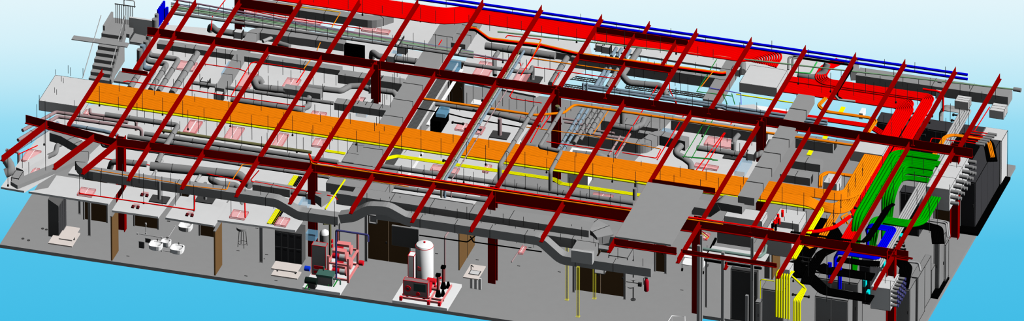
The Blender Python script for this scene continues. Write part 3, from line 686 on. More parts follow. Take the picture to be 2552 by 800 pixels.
# plant room behind the orange rack
for i, (x, y, x2, y2, w) in enumerate(((405,60,225,350,22),(440,62,262,350,22),(490,50,345,285,28),(548,55,440,230,32),(515,60,390,265,20))):
    RD('grey pipe leaning forward in the plant room behind the rack', m3((x,y),(x2,y2)), 3.3, w, m=BLUEP if i < 2 else PIPE, name='plant_pipe', cat='pipe', bands=.6, grp='leaning plant room pipes')
for i, (p, q_) in enumerate((((275,120),(410,130)),((285,145),(460,170)),((390,185),(620,210)),((340,205),(690,240)))):
    RD('pinkish pipe crossing the plant room', m3(p, q_), 3.3, 16, m=PINKP, name='plant_pipe', cat='pipe', grp='pinkish plant room pipes')
for i, (p, q_) in enumerate((((655,240),(580,370)),((720,225),(615,385)))):
    RD('pale pinkish pipe running forward from the plant room', m3(p, q_), 3.3, 16, m=PINKP, name='plant_pipe', cat='pipe', grp='pale forward plant pipes')
RD('grey round duct with an upturned end in the plant room', m3((590,165,3.4),(740,190,3.4),(800,160,3.4),(815,125,3.4)), 3.4, 40, snap=False, bend=.2)
for l_, FL, FR, BL, zt, h in (('rear one', (1497,300), (1640,321), (1506,286), 2.8, 1.0), ('front one', (1590,330), (1668,342), (1599,315), 2.6, 1.0)):
    p_, q_ = pbox(FL, FR, BL, zt, h); t_ = thing('air_unit', 'dark-fronted air handling box in the plant room, '+l_, 'unit', p_); MB().box(p_, q_).build('casing', GREY, t_)
    for k in range(1, 5): x = p_.x+(q_.x-p_.x)*k/5; MB().box((x-.01,p_.y-.01,p_.z),(x+.01,q_.y,q_.z+.01)).build('panel_joint', SEAM, t_)
MB().tube(V(*m3((670,180))[0], 3.0, 42), rc(34), 16).build('upright_pipe', PIPE, None, 'upright grey duct in front of the middle girder in the plant room', 'duct')
RD('grey round duct bending down at the right of the plant room', m3((1060,300,3.4),(1015,350,3.3),(1080,385,3.2),(1125,420,3.0),(1128,465,2.8)), 3.2, 44, snap=False, bend=.25)
RD('long grey round duct reaching the right trunk duct', m3((1165,315,3.2),)+m4((480,240,3.2),(560,200,3.3),(590,140,3.4)), 3.2, 38, snap=False, bend=.3)
RD('grey flexible bend hanging over the ceiling near the right trunk', m4((375,95,3.3),(345,130,3.2),(340,235,2.85)), 3.2, 34, snap=False, bend=.2)
RD('round duct hidden half below the orange rack at the plant room', m3((340,345,3.2),(520,365,3.2),(555,380,3.0)), 3.2, 34, snap=False, bend=.2)
RD('grey duct beside the dark cabinet at the middle', a2((630,690),(910,735))+m2((1333,165),), 3.4, 34)
RD('pinkish pipes below the orange pipe', m2((1060,95),(1333,130)), 3.4, 22, m=PINKP, name='pinkish_pipe', cat='pipe')
RD('grey flexible duct end behind the slab frame', m2((1190,290),(1300,300)), 3.2, 26)
# left wing details
RD('flexible duct rising to the wing duct', m0((315,375,3.0),(370,350,3.1),(380,300,3.2),(405,290,3.2)), 3.1, 34, snap=False, bend=.2)
RD('grey flexible duct with an open round mouth at the far left', m0((45,400,3.3),(65,430,3.2),(75,470,3.05),(35,485,2.95)), 3.1, 62, snap=False, bend=.25)
duct('wing_duct', 'pale grey rectangular duct on the left wing', path(m0((130,470),(300,370)), 3.0, False), .42, .25, seams=0, m=LGREY)
open_box('open grey duct end at the tip of the left wing', (28,442), (46,446), (40,424), 3.1, .4)
for i, (x, y) in enumerate(((730,200),(605,650),(1210,705))): pass
# upper left bundle of coloured lines
cols = [(MAUVE,'mauve',12,-72),(BLUEP,'pale blue',9,-56),(MAUVE,'dull purple',8,-46),(GRNP,'green',12,-34),(PGREEN,'pale green',12,-22),(PIPE,'slim grey',10,-13),(PIPE,'thick grey',22,10)]
for m, lab, w, dy in cols:
    p = a1((70,75+dy))[0]; q_ = a2((880,368+dy*(.45 if dy < 0 else 1)))[0]
    if dy == -72: q_ = a2((1190,418))[0]; p = a1((80,-5))[0]
    RD(lab+' line of the long bundle across the upper left', [p, q_], 3.9, w, m=m, name='long_line', cat='pipe', snap=False, bands=3 if w > 15 else 0)
for i, (x, y) in enumerate(((400,255),(380,290),(785,330),(775,350))):
    coupling('dark clamp block around the upper left line bundle, '+('first','second','third','fourth')[i], *a2((x,y))[0], 3.95, .16, .34, .08)
for i, (m, lab) in enumerate(((BLACK,'black'),(RED,'red'),(ORANGE,'orange'))):
    pipe('thin_conduit', lab+' thin conduit stepping down and running along behind the trimmer beams', 'conduit', [tuple((x, y-3*i)) for x, y in a2((825,195),(890,200),(985,270),(1333,312))+a3((400,375),(700,415),(1333,500))+a4((290,362),)], .05, m, 3.8, .3, snap=False)
pipe('thin_conduit', 'thin orange line along the joists behind the middle girder', 'conduit', a3((70,388),(650,470)), .03, ORANGE, 3.7)
for lab, pts in (('of the top left, running beneath the red rack', a1((540,-5),(870,40))+a1((1190,80),)), ('below the red rack, ending in an elbow', a2((0,60),(540,138)))):
    pipe('yellow_line', 'thin yellow line '+lab, 'line', pts, .025, mat('amber', (250,190,30)), 4.0, snap=False)
for lab, pts, z in (('left of the corridor, behind the middle girder', a1((200,312),(900,425)), 3.0),('curving down over the duct elbow, upper left', a1((1110,262),(1065,275),(1040,335)), 3.3),('slanting below the first rear joist gap', a1((1195,85),(1130,195)), 3.8),
    ('slanting under the middle girder', a1((995,400),(950,460)), 3.6),('along the top of the front duct', m0((580,455),(1140,545))+m1((150,565),(440,595),(460,545)), 3.75),('rising over the front girder in the middle left', m1((480,525),(545,425),(640,430)), 4.3),
    ('in the plant room slanting down', m3((595,40),(475,225)), 3.8),('along the duct in the plant room', m3((30,178),(460,235),(920,322)), 3.6),('below the front girder over the double duct', m1((1010,485),(1333,525))+m2((450,575),), 4.0),
    ('slanting from the rear conduits to the duct, right', a4((210,335),(125,445)), 3.9), ('slanting down left of the second rear column', a3((130,260),(70,385)), 3.9)):
    pipe('orange_line', 'thin orange line '+lab, 'line', pts, .022, ORANGE, z, .1, snap=False)
# red sprinkler lines
RL = [('over the small ceilings in front', l0((527,165),(1290,277)), 3.0, 1), ('forming a bracket in front of the front duct', l1((225,195,3.0),(228,60,3.0),(240,45,3.0),(545,90,3.0),(560,105,3.0),(562,245,3.0)), 3.0, 1),
 ('between ceilings and front girder', m0((640,380),(1333,480))+m1((560,540),), 3.3, 0), ('zigzagging before the third left joist', m1((655,465,3.8),(590,540,3.3),(650,545,3.3),(1160,640,3.3),(1175,660,3.3)), 3.3, 0),
 ('just behind the orange rack at the left', a0((820,545,3.6),(845,538,3.6),(1333,608,3.6)), 3.6, 0), ('continuing behind the orange rack', a1((0,570),(470,640),(960,710)), 3.5, 0),
 ('looping over the ceiling of the second bay', a1((470,635),(600,420),(630,412),(920,455),(960,465),(905,550)), 3.4, 0), ('crossing the first rear bay', a1((290,425),(520,458),(565,475)), 3.4, 0),
 ('slanting from the top left', a1((430,0),(345,110),(335,200)), 3.6, 0), ('slanting across the third rear bay', a2((1330,290),(1195,500)), 3.9, 0), ('outlining the middle room', a2((1150,590,3.0),(1120,640,3.0),(1135,655,3.0),(1333,685,3.0)), 3.0, 0),
 ('behind the trimmer bay', a3((80,445),(640,525)), 3.6, 0), ('slanting beside the second rear column', a3((250,480),(205,560),(210,590)), 3.6, 0), ('slanting in the plant room', m3((805,65),(620,360)), 3.5, 0), ('slanting right of the plant room', m3((1080,95),(900,395)), 3.5, 0),
 ('along the plant room front', m3((165,275),(600,340)), 3.4, 0), ('framing the plant room opening', m3((670,348),(895,385),(925,325)), 3.4, 0), ('slanting left in the green sprinkler room', m4((330,15),(90,335)), 3.3, 0), ('slanting right in the green sprinkler room', m4((300,60),(130,345)), 3.3, 0),
 ('hanging at the far right edge', a5((1105,365),(1000,530)), 3.9, 0), ('near the right cabinets', a5((705,610),(720,570),(910,595)), 3.0, 0), ('framing the dark cabinet at the middle', m2((1050,60),(1333,110)), 3.3, 0),
 ('beside the second rear column, rear', m3((160,95),(60,280)), 3.4, 0), ('beside the second rear column, front', m3((225,50),(130,190)), 3.4, 0), ('along the top left bay', a1((545,60),(800,112),(1333,190)), 3.6, 0), ('hooking around the upper bundle', a2((670,265),(630,330),(640,350),(1190,415),(1195,440)), 3.7, 0), 
 ('in front of the thin conduits behind', a2((1095,250),(1105,235),(1325,262)), 3.8, 0), ('slanting down in the trimmer bay left', a3((130,265),(70,390),(0,490)), 3.8, 0), ('below the middle girder right of the trimmer', a3((900,570),(840,670)), 3.5, 0), ('dropping behind the middle girder', a3((975,480),(985,600),(1030,690)), 3.5, 0),
 ('left edge of the wing', m0((120,360),(250,300)), 3.0, 0)]
for l, pts, z, k in RL:
    pipe('sprinkler_line', 'thin red sprinkler line '+l, 'pipe', pts, .03 if k else .024, RED, z, .08, snap=False, seg=8)
# green sprinkler lines at the right
for i, (l, pts) in enumerate((('in front of the middle girder', m3((1225,130),(1075,380))), ('parallel with the first', m3((1270,130),(1130,385))), ('level at its foot', m3((1075,375),(1333,400))+m4((200,265),)), ('upper level at its foot', m4((0,240),(200,255))), ('rising behind the girder left of the cable box', a4((230,260),(100,470))), ('running along behind the girder', a4((95,475),(330,505)))
   ,('hanging left of the cable box', a4((270,490),(300,560))),('hanging before the cable box', a4((330,490),(350,560))))):
    pipe('green_line', 'thin green sprinkler line '+l, 'pipe', pts, .02, GLINE, 3.6, snap=False, seg=8)
pipe('green_pipe', 'green pipe on edge rising to the blue pair behind the right bay', 'pipe', a4((740,345),(850,355),(895,280)), .035, mat('leaf_green', (60,190,90)), 4.0, .1, snap=False)
pipe('navy_line', 'thin purple line below the cable box', 'line', a4((180,450),(390,488),(392,560)), .02, LBLUE, 3.6, snap=False)
pipe('yellow_line', 'thin yellow line below the cable box', 'line', a4((360,493),(760,553)), .03, YEL, 3.5, snap=False)
pipe('yellow_line', 'thin yellow slanting line in front of the plenum by the second column', 'line', l1((1225,-5),(1095,190)), .04, YEL, 4.0, snap=False)
for n_, (l, pts, m) in enumerate((('black conduit along the back of the left duct bay', a4((740,245,4.3),(1130,300,4.3),(1130,320,4.3),(1030,480,4.3),(1030,510,4.3),(1060,525,4.3)), BLACK),('pinkish grey conduit beside the black one', a4((1120,330,4.3),(1015,500,4.3),(1040,530,4.3),(1150,540,4.3)), PALEG),
    ('grey conduit hook left of the black one', a4((705,330,3.9),(708,250,4.3),(740,242,4.3),(800,245,4.3)), PIPE), ('second grey conduit hook left of the black one', a4((733,330,3.9),(735,255,4.3),(765,250,4.3),(800,255,4.3)), PIPE))):
    pipe('thin_conduit', l, 'conduit', pts, .055, m, 4.3, .1, snap=False)
for n_, (x, y) in enumerate(((2002,597),(2048,570))): pass
# ================================================================ cabinets, rooms and equipment
def fbox(FL, FR, BL, h):              # a box standing on the floor, given by its top corners
    return pbox(FL, FR, BL, h, h)
def cabinet(label, FL, FR, BL, h, m=GREY, doors=1, side_doors=0, name='cabinet', zt=None, handle=True):
    p, q = pbox(FL, FR, BL, zt or h, h); t = thing(name, label, 'cabinet', p)
    MB().box((p.x+.02, p.y+.02, p.z), (q.x-.02, q.y-.02, q.z)).build('body', m, t)
    W = q.x-p.x; D = q.y-p.y
    for i in range(doors):
        a = p.x+.02+(W-.04)*i/doors; b = p.x+.02+(W-.04)*(i+1)/doors
        o = MB().box((a+.012, p.y-.0, p.z+.06), (b-.012, p.y+.02, q.z-.06)).build('door', m, t)
        ORG[o] = ORG[t]
        if handle: MB().box((b-.09, p.y-.03, p.z+h*.5-.08), (b-.06, p.y, p.z+h*.5+.08)).build('handle', SEAM, o)
    for i in range(side_doors):
        a = p.y+.02+(D-.04)*i/side_doors; b = p.y+.02+(D-.04)*(i+1)/side_doors
        o = MB().box((q.x-.02, a+.012, p.z+.06), (q.x, b-.012, q.z-.06)).build('side_panel', m, t)
    MB().box((p.x+.01, p.y+.01, q.z), (q.x-.01, q.y-.01, q.z+.015)).build('top_cover', m, t)
    outline(p, q, t, SEAM if m is not SW else BLACK, .009, 'edge_line')
    return t
SW = mat('switchgear', (62,62,65)); LG2 = mat('cabinet_grey', (140,140,140))
cabinet('long black switchgear block at the far right, seen from its paneled side', (2391,450), (2431,456), (2456,346), 2.44, SW, 1, 4)
cabinet('row of black switchgear cabinets behind the pale conduit loop', (2183,303), (2445,342), (2197,280), 2.4, SW, 7)
cabinet('tall pale cabinet at the right rear corner of the floor', (2440,343), (2496,352), (2456,317), 2.4, LGREY, 1, 0, handle=False)
cabinet('black cabinet in the shadow of the green bends', (2242,478), (2290,485), (2252,462), 2.2, SW, 2)
p, q = pbox((2385,575), (2437,583), (2471,434), .12, .12)
MB().box(p, q).build('equipment_pad', BLACK, None, 'low black pad beneath the switchgear at the right', 'pad')
p, q = pbox((2318,738), (2337,741), (2348,688), .1, .1)
MB().box(p, q).build('equipment_pad', BLACK, None, 'small low black pad between the grey right cabinets', 'pad')
cabinet('grey cabinet nearest the front right corner, cropped below', (2232,717), (2268,722), (2249,690), 2.4, LG2, 1, 0)
cabinet('second grey cabinet along the right floor edge', (2270,690), (2288,693), (2288,661), 2.36, LG2, 1, 1)
cabinet('third grey cabinet along the right floor edge, with lifted top', (2290,664), (2304,666), (2306,635), 2.2, LG2, 1, 1)
cabinet('short grey cabinet behind the third right cabinet', (2312,672), (2322,674), (2321,657), 1.35, LG2, 1, 1)
cabinet('tall narrow grey cabinet under the bent black conduits', (2327,603), (2341,605), (2343,577), 2.5, LG2, 1, 1)
cabinet('small grey wall panel right of the tall narrow cabinet', (2352,610), (2357,611), (2362,597), 1.9, LG2, 1, 1, zt=2.2)
for i, (pts) in enumerate((((2262,652),(2290,655),(2294,676)), ((2310,545),(2362,553),(2366,590)), ((2313,549),(2358,556),(2362,592)))):
    pipe('grey_conduit', 'grey conduit bending down into a right-hand cabinet', 'conduit', pts, .05, PALEG, 2.5, .25, 'grey conduits into the right cabinets', snap=False)
cabinet('wide dark-fronted cabinet in front of the black sweep', (2031,738), (2113,750), (2045,715), 2.3, LG2, 2, 0)
cabinet('taller grey cabinet behind the wide front one', (2037,692), (2138,707), (2050,672), 2.6, LG2, 3, 0)
cabinet('dark-fronted cabinet left of the yellow drops', (1898,719), (1952,727), (1911,698), 2.3, LG2, 1, 0)
cabinet('tall dark door panel in the electrical room', (1821,670), (1886,680), (1825,664), 2.63, DKG, 1, 0)
cabinet('low pedestal box left of the yellow drops', (1883,753), (1895,755), (1886,744), 1.3, LG2, 1, 0)
cabinet('dark slim cabinet behind the cyan marked posts', (2140,660), (2168,664), (2172,608), 2.0, SW, 1, 3)
for i, (x, y) in enumerate(((2150,715),(2158,745),(2196,668),(2240,605))):
    a = at(x, y, 2.0); t = MB().box(a, a+Vector((.12,.3,.35))).build('cyan_tag', CYAN, None, 'cyan block on the dark slim cabinet, '+('first','second','third','fourth')[i]+' from the front', 'block')
def post(label, px, py, h, w=.12, m=GREY, name='steel_post', zb=0, glass=False):
    p = at(px, py, zb); t = thing(name, label, 'post', p)
    MB().box(p-Vector((w/2,w/2,0)), p+Vector((w/2,w/2,h))).build('shaft', m, t)
    MB().box(p-Vector((w*.7,w*.7,0)), p+Vector((w*.7,w*.7,.02))).build('foot_plate', m, t)
    return t
for l, x, y, h, w in (('left one behind the first room',199,532,1.6,.1),('at the front of the first room',223.5,586,2.6,.12),('in the round-table room',652,652,2.6,.15),('left of the double dark door',913,650,2.6,.12),
   ('tall one beside the fourth column',1741,812,4.2,.14),('second beside the fourth column',1747,806,4.6,.1),('in the electrical room',1801,800,3.6,.13),('right of the electrical room door',1874,812,4.6,.13),('short one by the low pedestal box',1861,812,1.6,.13),
   ('at the left jamb of the wide brown door',1430,727,2.3,.1),('at the right jamb of the wide brown door',1557,745,2.3,.1),('behind the roof slab at the room corner',1659,681,2.4,.1),('left of the electrical room wall',1760,765,2.5,.08)):
    post('slim dark grey steel post, '+l, x, y, h, w)
for l, x, y, h in (('leftmost of three',1413,747,2.8),('middle and nearest of three',1440.5,789,2.6),('rightmost of three',1481.5,744,2.8)):
    post('translucent yellow post by the wide brown door, '+l, x, y, h, .13, YGLASS, 'yellow_post')
def wallx(label, p, q, h, th, m, name='partition', kind=None, cap=None, z=0, panels=0):
    a, b = at(p[0],p[1],z), at(q[0],q[1],z)
    t = thing(name, label, 'partition' if name == 'partition' else name.split('_')[-1], a)
    if abs(b.x-a.x) > abs(b.y-a.y): A, B = Vector((a.x,a.y,z)), Vector((b.x,a.y+th,z+h)); ax = 0
    else: A, B = Vector((a.x-th,a.y,z)), Vector((a.x,b.y,z+h)); ax = 1
    MB().box(A, B).build('panel', m, t)
    if cap: MB().box(A-Vector((.02,.02,-h-.001)), (B.x+.02,B.y+.02,z+h+.04)).build('cap', cap, t)
    for i in range(1, panels):
        f = i/panels
        if ax == 0: x = A.x+(B.x-A.x)*f; MB().box((x-.008,A.y-.012,z),(x+.008,A.y+.002,z+h)).build('panel_joint', SEAM, t)
        else: y = A.y+(B.y-A.y)*f; MB().box((B.x-.002,y-.008,z),(B.x+.012,y+.008,z+h)).build('panel_joint', SEAM, t)
    return t
wallx('brown-sided partition end at the front edge, left one', (280,650), (295,625), 2.3, .07, BROWN, cap=LG2)
wallx('brown-sided partition end at the front edge, right one', (537,687), (554,660), 2.3, .07, BROWN, cap=LG2)
wallx('brown wood partition standing left of the sink counter', (1145,674), (1184,611), 2.3, .05, BROWN, panels=2)
wallx('brown wood partition at the electrical room', (1925,697), (1944,664), 1.9, .05, BROWN)
wallx('grey partition end beside the brown one at the electrical room', (1918,695), (1922,689), 2.2, .25, LG2)
def door(label, p, q, h, leaves=1, name='door_panel', m=DBROWN):
    a, b = at(p[0],p[1],0), at(q[0],q[1],0); t = thing(name, label, 'door', a)
    W = b.x-a.x
    for i in range(leaves):
        x0, x1_ = a.x+W*i/leaves+.01, a.x+W*(i+1)/leaves-.01
        o = MB().box((x0,a.y,.02),(x1_,a.y+.05,h)).build('leaf', m, t)
        MB().box((x1_-.12,a.y-.05,.95),(x1_-.06,a.y,1.05)).build('handle', SEAM, o)
    for x in (a.x-.07, b.x): MB().box((x,a.y-.03,0),(x+.07,a.y+.12,h+.05)).build('jamb', GREY, t)
    MB().box((a.x-.07,a.y-.03,h),(b.x+.07,a.y+.12,h+.08)).build('head_jamb', GREY, t)
for l, p, q, n in (('dark brown door at the back of the first left room',(211,547),(266,554),1),('dark brown door below the second small ceiling',(336,563),(392,572),1),('dark brown door below the fourth small ceiling',(499,587),(533,592),1),
    ('dark brown door corner behind the fourth small ceiling',(452,528),(470,531),1),('wide dark brown double door behind the tank pad',(917,645),(1020,661),2),('wide dark brown double door below the end of the front duct',(1436,723),(1557,741),2),
    ('dark brown door behind the roof slab frame',(1634,676),(1656,680),1),('dark brown door by the middle corridor',(1120,262),(1154,267),1),('brown door below the pale box stack',(2330,548),(2366,553),1),('dark brown door above the strip of fixtures at left',(434,330),(448,333),1)):
    door(l, p, q, 2.3, n)
# lockers
def lockers(label, FLb, FRb, BRb, hf, hb, cols, axis):
    a, b, c = at(*FLb), at(*FRb), at(*BRb); t = thing('locker_bank', label, 'lockers', a)
    x0, x1_, y0_, y1_ = a.x, b.x, b.y, c.y
    mb = MB()
    if axis == 'x':   # doors on the front, top rising to the back
        mb.add([(x0,y0_,0),(x1_,y0_,0),(x1_,y1_,0),(x0,y1_,0),(x0,y0_,hf),(x1_,y0_,hf),(x1_,y1_,hb),(x0,y1_,hb)], [(3,2,1,0),(4,5,6,7),(0,1,5,4),(1,2,6,5),(2,3,7,6),(3,0,4,7)])
    else:             # doors on the right side, top rising to the left
        mb.add([(x0,y0_,0),(x1_,y0_,0),(x1_,y1_,0),(x0,y1_,0),(x0,y0_,hb),(x1_,y0_,hf),(x1_,y1_,hf),(x0,y1_,hb)], [(3,2,1,0),(4,5,6,7),(0,1,5,4),(1,2,6,5),(2,3,7,6),(3,0,4,7)])
    mb.build('body', BLK2, t)
    for i in range(cols):
        for j in range(2):
            z0, z1 = .06+j*(hf-.1)/2, .03+(j+1)*(hf-.1)/2
            if axis == 'x':
                X0, X1 = x0+(x1_-x0)*i/cols+.015, x0+(x1_-x0)*(i+1)/cols-.015
                o = MB().box((X0,y0_-.015,z0),(X1,y0_,z1)).build('locker_door', mat('locker_grey', (70,70,72)), t); ORG[o] = ORG[t]
                for k in range(3): MB().box((X0+.06,y0_-.02,z1-.1-.03*k),(X1-.06,y0_-.015,z1-.09-.03*k)).build('vent_slot', BLACK, o)
            else:
                Y0, Y1 = y0_+(y1_-y0_)*i/cols+.015, y0_+(y1_-y0_)*(i+1)/cols-.015
                o = MB().box((x1_,Y0,z0),(x1_+.015,Y1,z1)).build('locker_door', mat('locker_grey', (70,70,72)), t)
lockers('dark locker bank with a slanted top seen end-on in the first room', (120,589.5), (146,592.5), (165,562.5), 1.66, 1.95, 4, 'y')
lockers('dark locker bank of eight doors beside the second column', (685,650.5), (752.5,660), (761,645.5), 1.6, 1.78, 4, 'x')
def bench(label, FL, FR, BL, zt):
    p, q = pbox(FL, FR, BL, zt, .06); t = thing('bench', label, 'bench', (p.x,p.y,0))
    MB().box(p, q).build('seat', BEIGE, t)
    if zt > .2:
        for fx in (.15,.85):
            x = p.x+(q.x-p.x)*fx; y = (p.y+q.y)/2; MB().cyl((x,y,0), .04, zt-.06, 10).build('pedestal', DKG, t)
bench('beige bench slab beside the slanted lockers, upper', (146,594), (180,598), (166,563), .42); bench('beige bench slab beside the slanted lockers, lower', (120,605), (179,614), (141,572), .1)
bench('beige bench slab in front of the eight-door lockers, upper', (675,668), (740,678), (688,650), .42); bench('beige bench slab in front of the eight-door lockers, lower', (675,685), (741,694), (686,668), .1)
# wash basins and bars
def basin(label, px, py, z=.85, w=.62, d=.6, name='wash_basin'):
    c = at(px, py, z); t = thing(name, label, 'sink', (c.x,c.y,z-.2))
    mb = MB(); n = 20; R = []
    prof = [(.6,-.28),(.95,-.2),(1.0,0),(.8,0),(.72,-.05),(.2,-.13)]
    for r_, zz in prof:
        for k in range(n):
            th = 2*math.pi*k/n; s_ = (abs(math.cos(th))**4+abs(math.sin(th))**4)**-.25
            mb.v.append(Vector((c.x+r_*s_*w/2*math.cos(th), c.y+r_*s_*d/2*math.sin(th), z+zz)))
    for j in range(len(prof)-1):
        for k in range(n): mb.f.append((j*n+k, j*n+(k+1) % n, (j+1)*n+(k+1) % n, (j+1)*n+k)); mb.sm.append(False)
    mb.f.append(tuple(range(n))); mb.sm.append(False); mb.f.append(tuple(5*n+k for k in range(n))); mb.sm.append(False)
    mb.build('bowl', WHITE, t)
    fp = Vector((c.x, c.y+d*.4, z)); MB().tube(fillet([fp, fp+Vector((0,0,.14)), fp+Vector((0,-.12,.12))], .05), .018, 8).build('tap', DKG, t)
    MB().tube([c-Vector((0,0,.2)), c-Vector((0,0,.34)), c+Vector((0,.2,-.34))], .025, 8).build('drain', PALEG, t)
basin('white wash basin in the middle of the bare floor, left of the trio', 389, 607); basin('white wash basin behind the dark gap, middle of the trio', 414, 600, .9, .45, .4); basin('white wash basin at the right of the trio', 442, 616); basin('white wash basin alone near the small ceilings', 463, 560)
for l, pts, z in (('horizontal, left of the basins', l0((915,432),(1075,458)), .9),('upright above the first bar', l0((970,430,.9),(970,367,2.0)), .9),('slanting right of the basins', l0((1120,455),(1165,385)), .9),('short, below the basins', l0((1075,545),(1135,552)), .5)):
    w = path(pts, z, False)
    if l.startswith('upright'): w = [w[0], w[0]+Vector((0,0,.5))]
    t = thing('grab_bar', 'pale grab bar, '+l, 'bar', w[0]); MB().tube(w, .022, 8).build('rail', PALEG, t)
    for e_ in w: MB().tube([e_-Vector((0,0,.04)), e_+Vector((0,0,.03))], .045, 10).build('end_mount', PALEG, t)
for l, x, y, h in (('left', 353, 602, .32), ('right', 369, 594, .2)):
    a_ = at(x, y, .9); t = thing('dispenser', 'small dark dispenser box in the basin room, '+l+' one', 'dispenser', a_-Vector((0,0,.3)))
    MB().box(a_-Vector((.12,.05,h)), a_+Vector((.12,.05,0))).build('case', DKG, t); MB().box(a_-Vector((.13,.06,0)), a_+Vector((.13,.06,.03))).build('lid', GREY, t)
# round table
c = at(604, 566, 1.0); t = thing('round_table', 'tall round grey table on thin legs in the third room', 'table', (c.x,c.y,0))
MB().cyl((c.x,c.y,.9), .27, .12, 28).build('tabletop', GREY, t)
for k in range(4):
    th = .6+k*math.pi/2; f_ = Vector((c.x+.22*math.cos(th), c.y+.22*math.sin(th), 0)); g_ = Vector((c.x+.14*math.cos(th), c.y+.14*math.sin(th), .96))
    MB().tube([g_, f_], .016, 8).build('leg', DKG, t)
MB().tube([(c.x+.2*math.cos(k*.3926), c.y+.2*math.sin(k*.3926), .18) for k in range(17)], .012, 6).build('foot_ring', DKG, t)
# fire extinguisher, eye wash, sink counter, screen
c = at(1611, 726, 0); c.z = .02; t = thing('fire_extinguisher', 'large dark red fire extinguisher below the end of the front duct', 'extinguisher', c)
MB().tube([c, c+Vector((0,0,.03)), c+Vector((0,0,.5)), c+Vector((0,0,.6)), c+Vector((0,0,.65))], [.09,.11,.11,.07,.03], 18).build('cylinder_body', mat('ext_red', (190,20,40)), t)
MB().box(c+Vector((-.06,-.02,.65)), c+Vector((.06,.02,.7))).build('valve_lever', DKG, t)
MB().tube(fillet([c+Vector((0,0,.67)), c+Vector((-.14,0,.66)), c+Vector((-.14,0,.3))], .06), .014, 8).build('hose', BLACK, t)
c = at(1578, 747, 0); t = thing('eyewash_stand', 'grey eyewash stand with shallow bowls beside the wide brown door', 'eyewash', c)
MB().tube([c, c+Vector((0,0,2.3))], .03, 10).build('stand_pole', DKG, t); MB().cyl(c, .12, .03, 16).build('foot_plate', DKG, t)
MB().tube([c+Vector((-.05,-.25,.78)), c+Vector((-.05,-.25,.9))], [.12,.24], 20).build('bowl', GREY, t); MB().tube([c+Vector((.0,0,1.05)), c+Vector((.0,0,1.17))], [.1,.26], 20).build('bowl', GREY, t)
MB().tube([c+Vector((-.3,-.1,.95)), c+Vector((.35,-.1,.95))], .02, 8).build('feed_pipe', DKG, t); MB().box(c+Vector((.25,-.12,.8)), c+Vector((.42,.0,.98))).build('cup', DKG, t)
p, q = pbox((1154,690), (1191,696), (1173,658), .9, .05); t = thing('sink_counter', 'small white counter with an inset sink beside the brown wood partition', 'counter', (p.x,p.y,0))
cx, cy = (p.x+q.x)/2+.05, (p.y+q.y)/2-.1
o = MB().box((p.x,p.y,.85),(q.x,q.y,.9)).build('worktop', BEIGE, t); MB().box((cx-.25,cy-.2,.89),(cx+.25,cy+.2,.915)).build('sink_rim', DKG, t); MB().box((cx-.21,cy-.16,.9),(cx+.21,cy+.16,.92)).build('sink_basin', LGREY, t)
MB().tube(fillet([(cx-.25,cy+.25,.9),(cx-.25,cy+.25,1.15),(cx-.1,cy+.12,1.12)], .05), .02, 8).build('tap', DKG, t)
for k in range(3): MB().box((cx-.1+.2*k,p.y+.1,.3+.0*k),(cx+.02+.2*k,p.y+.2,.86)).build('support', LGREY, t)
p, q = pbox((977,563), (1042,573), (979,559), 2.4, 1.0); t = thing('wall_screen', 'dark rectangular wall screen above the tank pad', 'screen', p)
MB().box(p, (q.x,p.y+.09,q.z)).build('screen_panel', BLK2, t); MB().box((p.x-.015,p.y+.02,p.z-.015),(q.x+.015,p.y+.11,q.z+.015)).build('screen_frame', GREY, t)
# pads and machines
for l, FL, FR, BL in (('below the red compressor skid', (751,716), (848,729), (803,640)), ('below the white tank', (978,748), (1114,769), (1014,688))):
    p, q = pbox(FL, FR, BL, .15, .15); MB().box(p, q).build('concrete_pad', mat('pad_white', (235,235,235)), None, 'pale concrete pad '+l, 'pad', None, 'thing')
zb = .15
def mbox(name, m, t, px, py, w, d, h, z=zb, ol=None):
    a_ = at(px, py, z); p = Vector((a_.x, a_.y, z)); q = p+Vector((w,d,h)); o = MB().box(p, q).build(name, m, t)
    if ol: outline(p, q, t, ol)
    return p, q
t = thing('control_cabinet', 'grey control cabinet outlined in red on the compressor pad', 'cabinet', at(777,684,zb)); mbox('case', LG2, t, 777, 684, .66, .35, 1.55, ol=REDLINE)
p_ = at(777,684,zb); MB().box(p_+Vector((.1,-.02,.1)), p_+Vector((.55,0,.5))).build('louvre', REDLINE, t); MB().box(p_+Vector((.1,-.03,.25)), p_+Vector((.55,-.02,.33))).build('louvre', LG2, t)
c = at(808, 680, zb); t = thing('receiver_tank', 'grey vertical receiver tank with white domed top behind the control cabinet', 'tank', c)
c = at(809, 656, zb); MB().tube([c, c+Vector((0,0,1.55))], .22, 24).build('shell', LG2, t); MB().tube([c+Vector((0,0,1.55)), c+Vector((0,0,1.66)), c+Vector((0,0,1.73)), c+Vector((0,0,1.76))], [.22,.19,.11,.02], 24).build('dome', WHITE, t)
t = thing('compressor_skid', 'red-framed two-level compressor skid on the left pad', 'compressor', at(815,700,zb))
o_ = at(818, 697, zb); W_, D_, H_ = .95, 1.5, 1.75
for fx in (0, W_):
    for fy_ in (0, D_):
        P_ = o_+Vector((fx,fy_,0)); MB().box(P_-Vector((.05,.05,0)), P_+Vector((.05,.05,H_ if fy_ else H_*.72))).build('frame_post', SALMON, t)
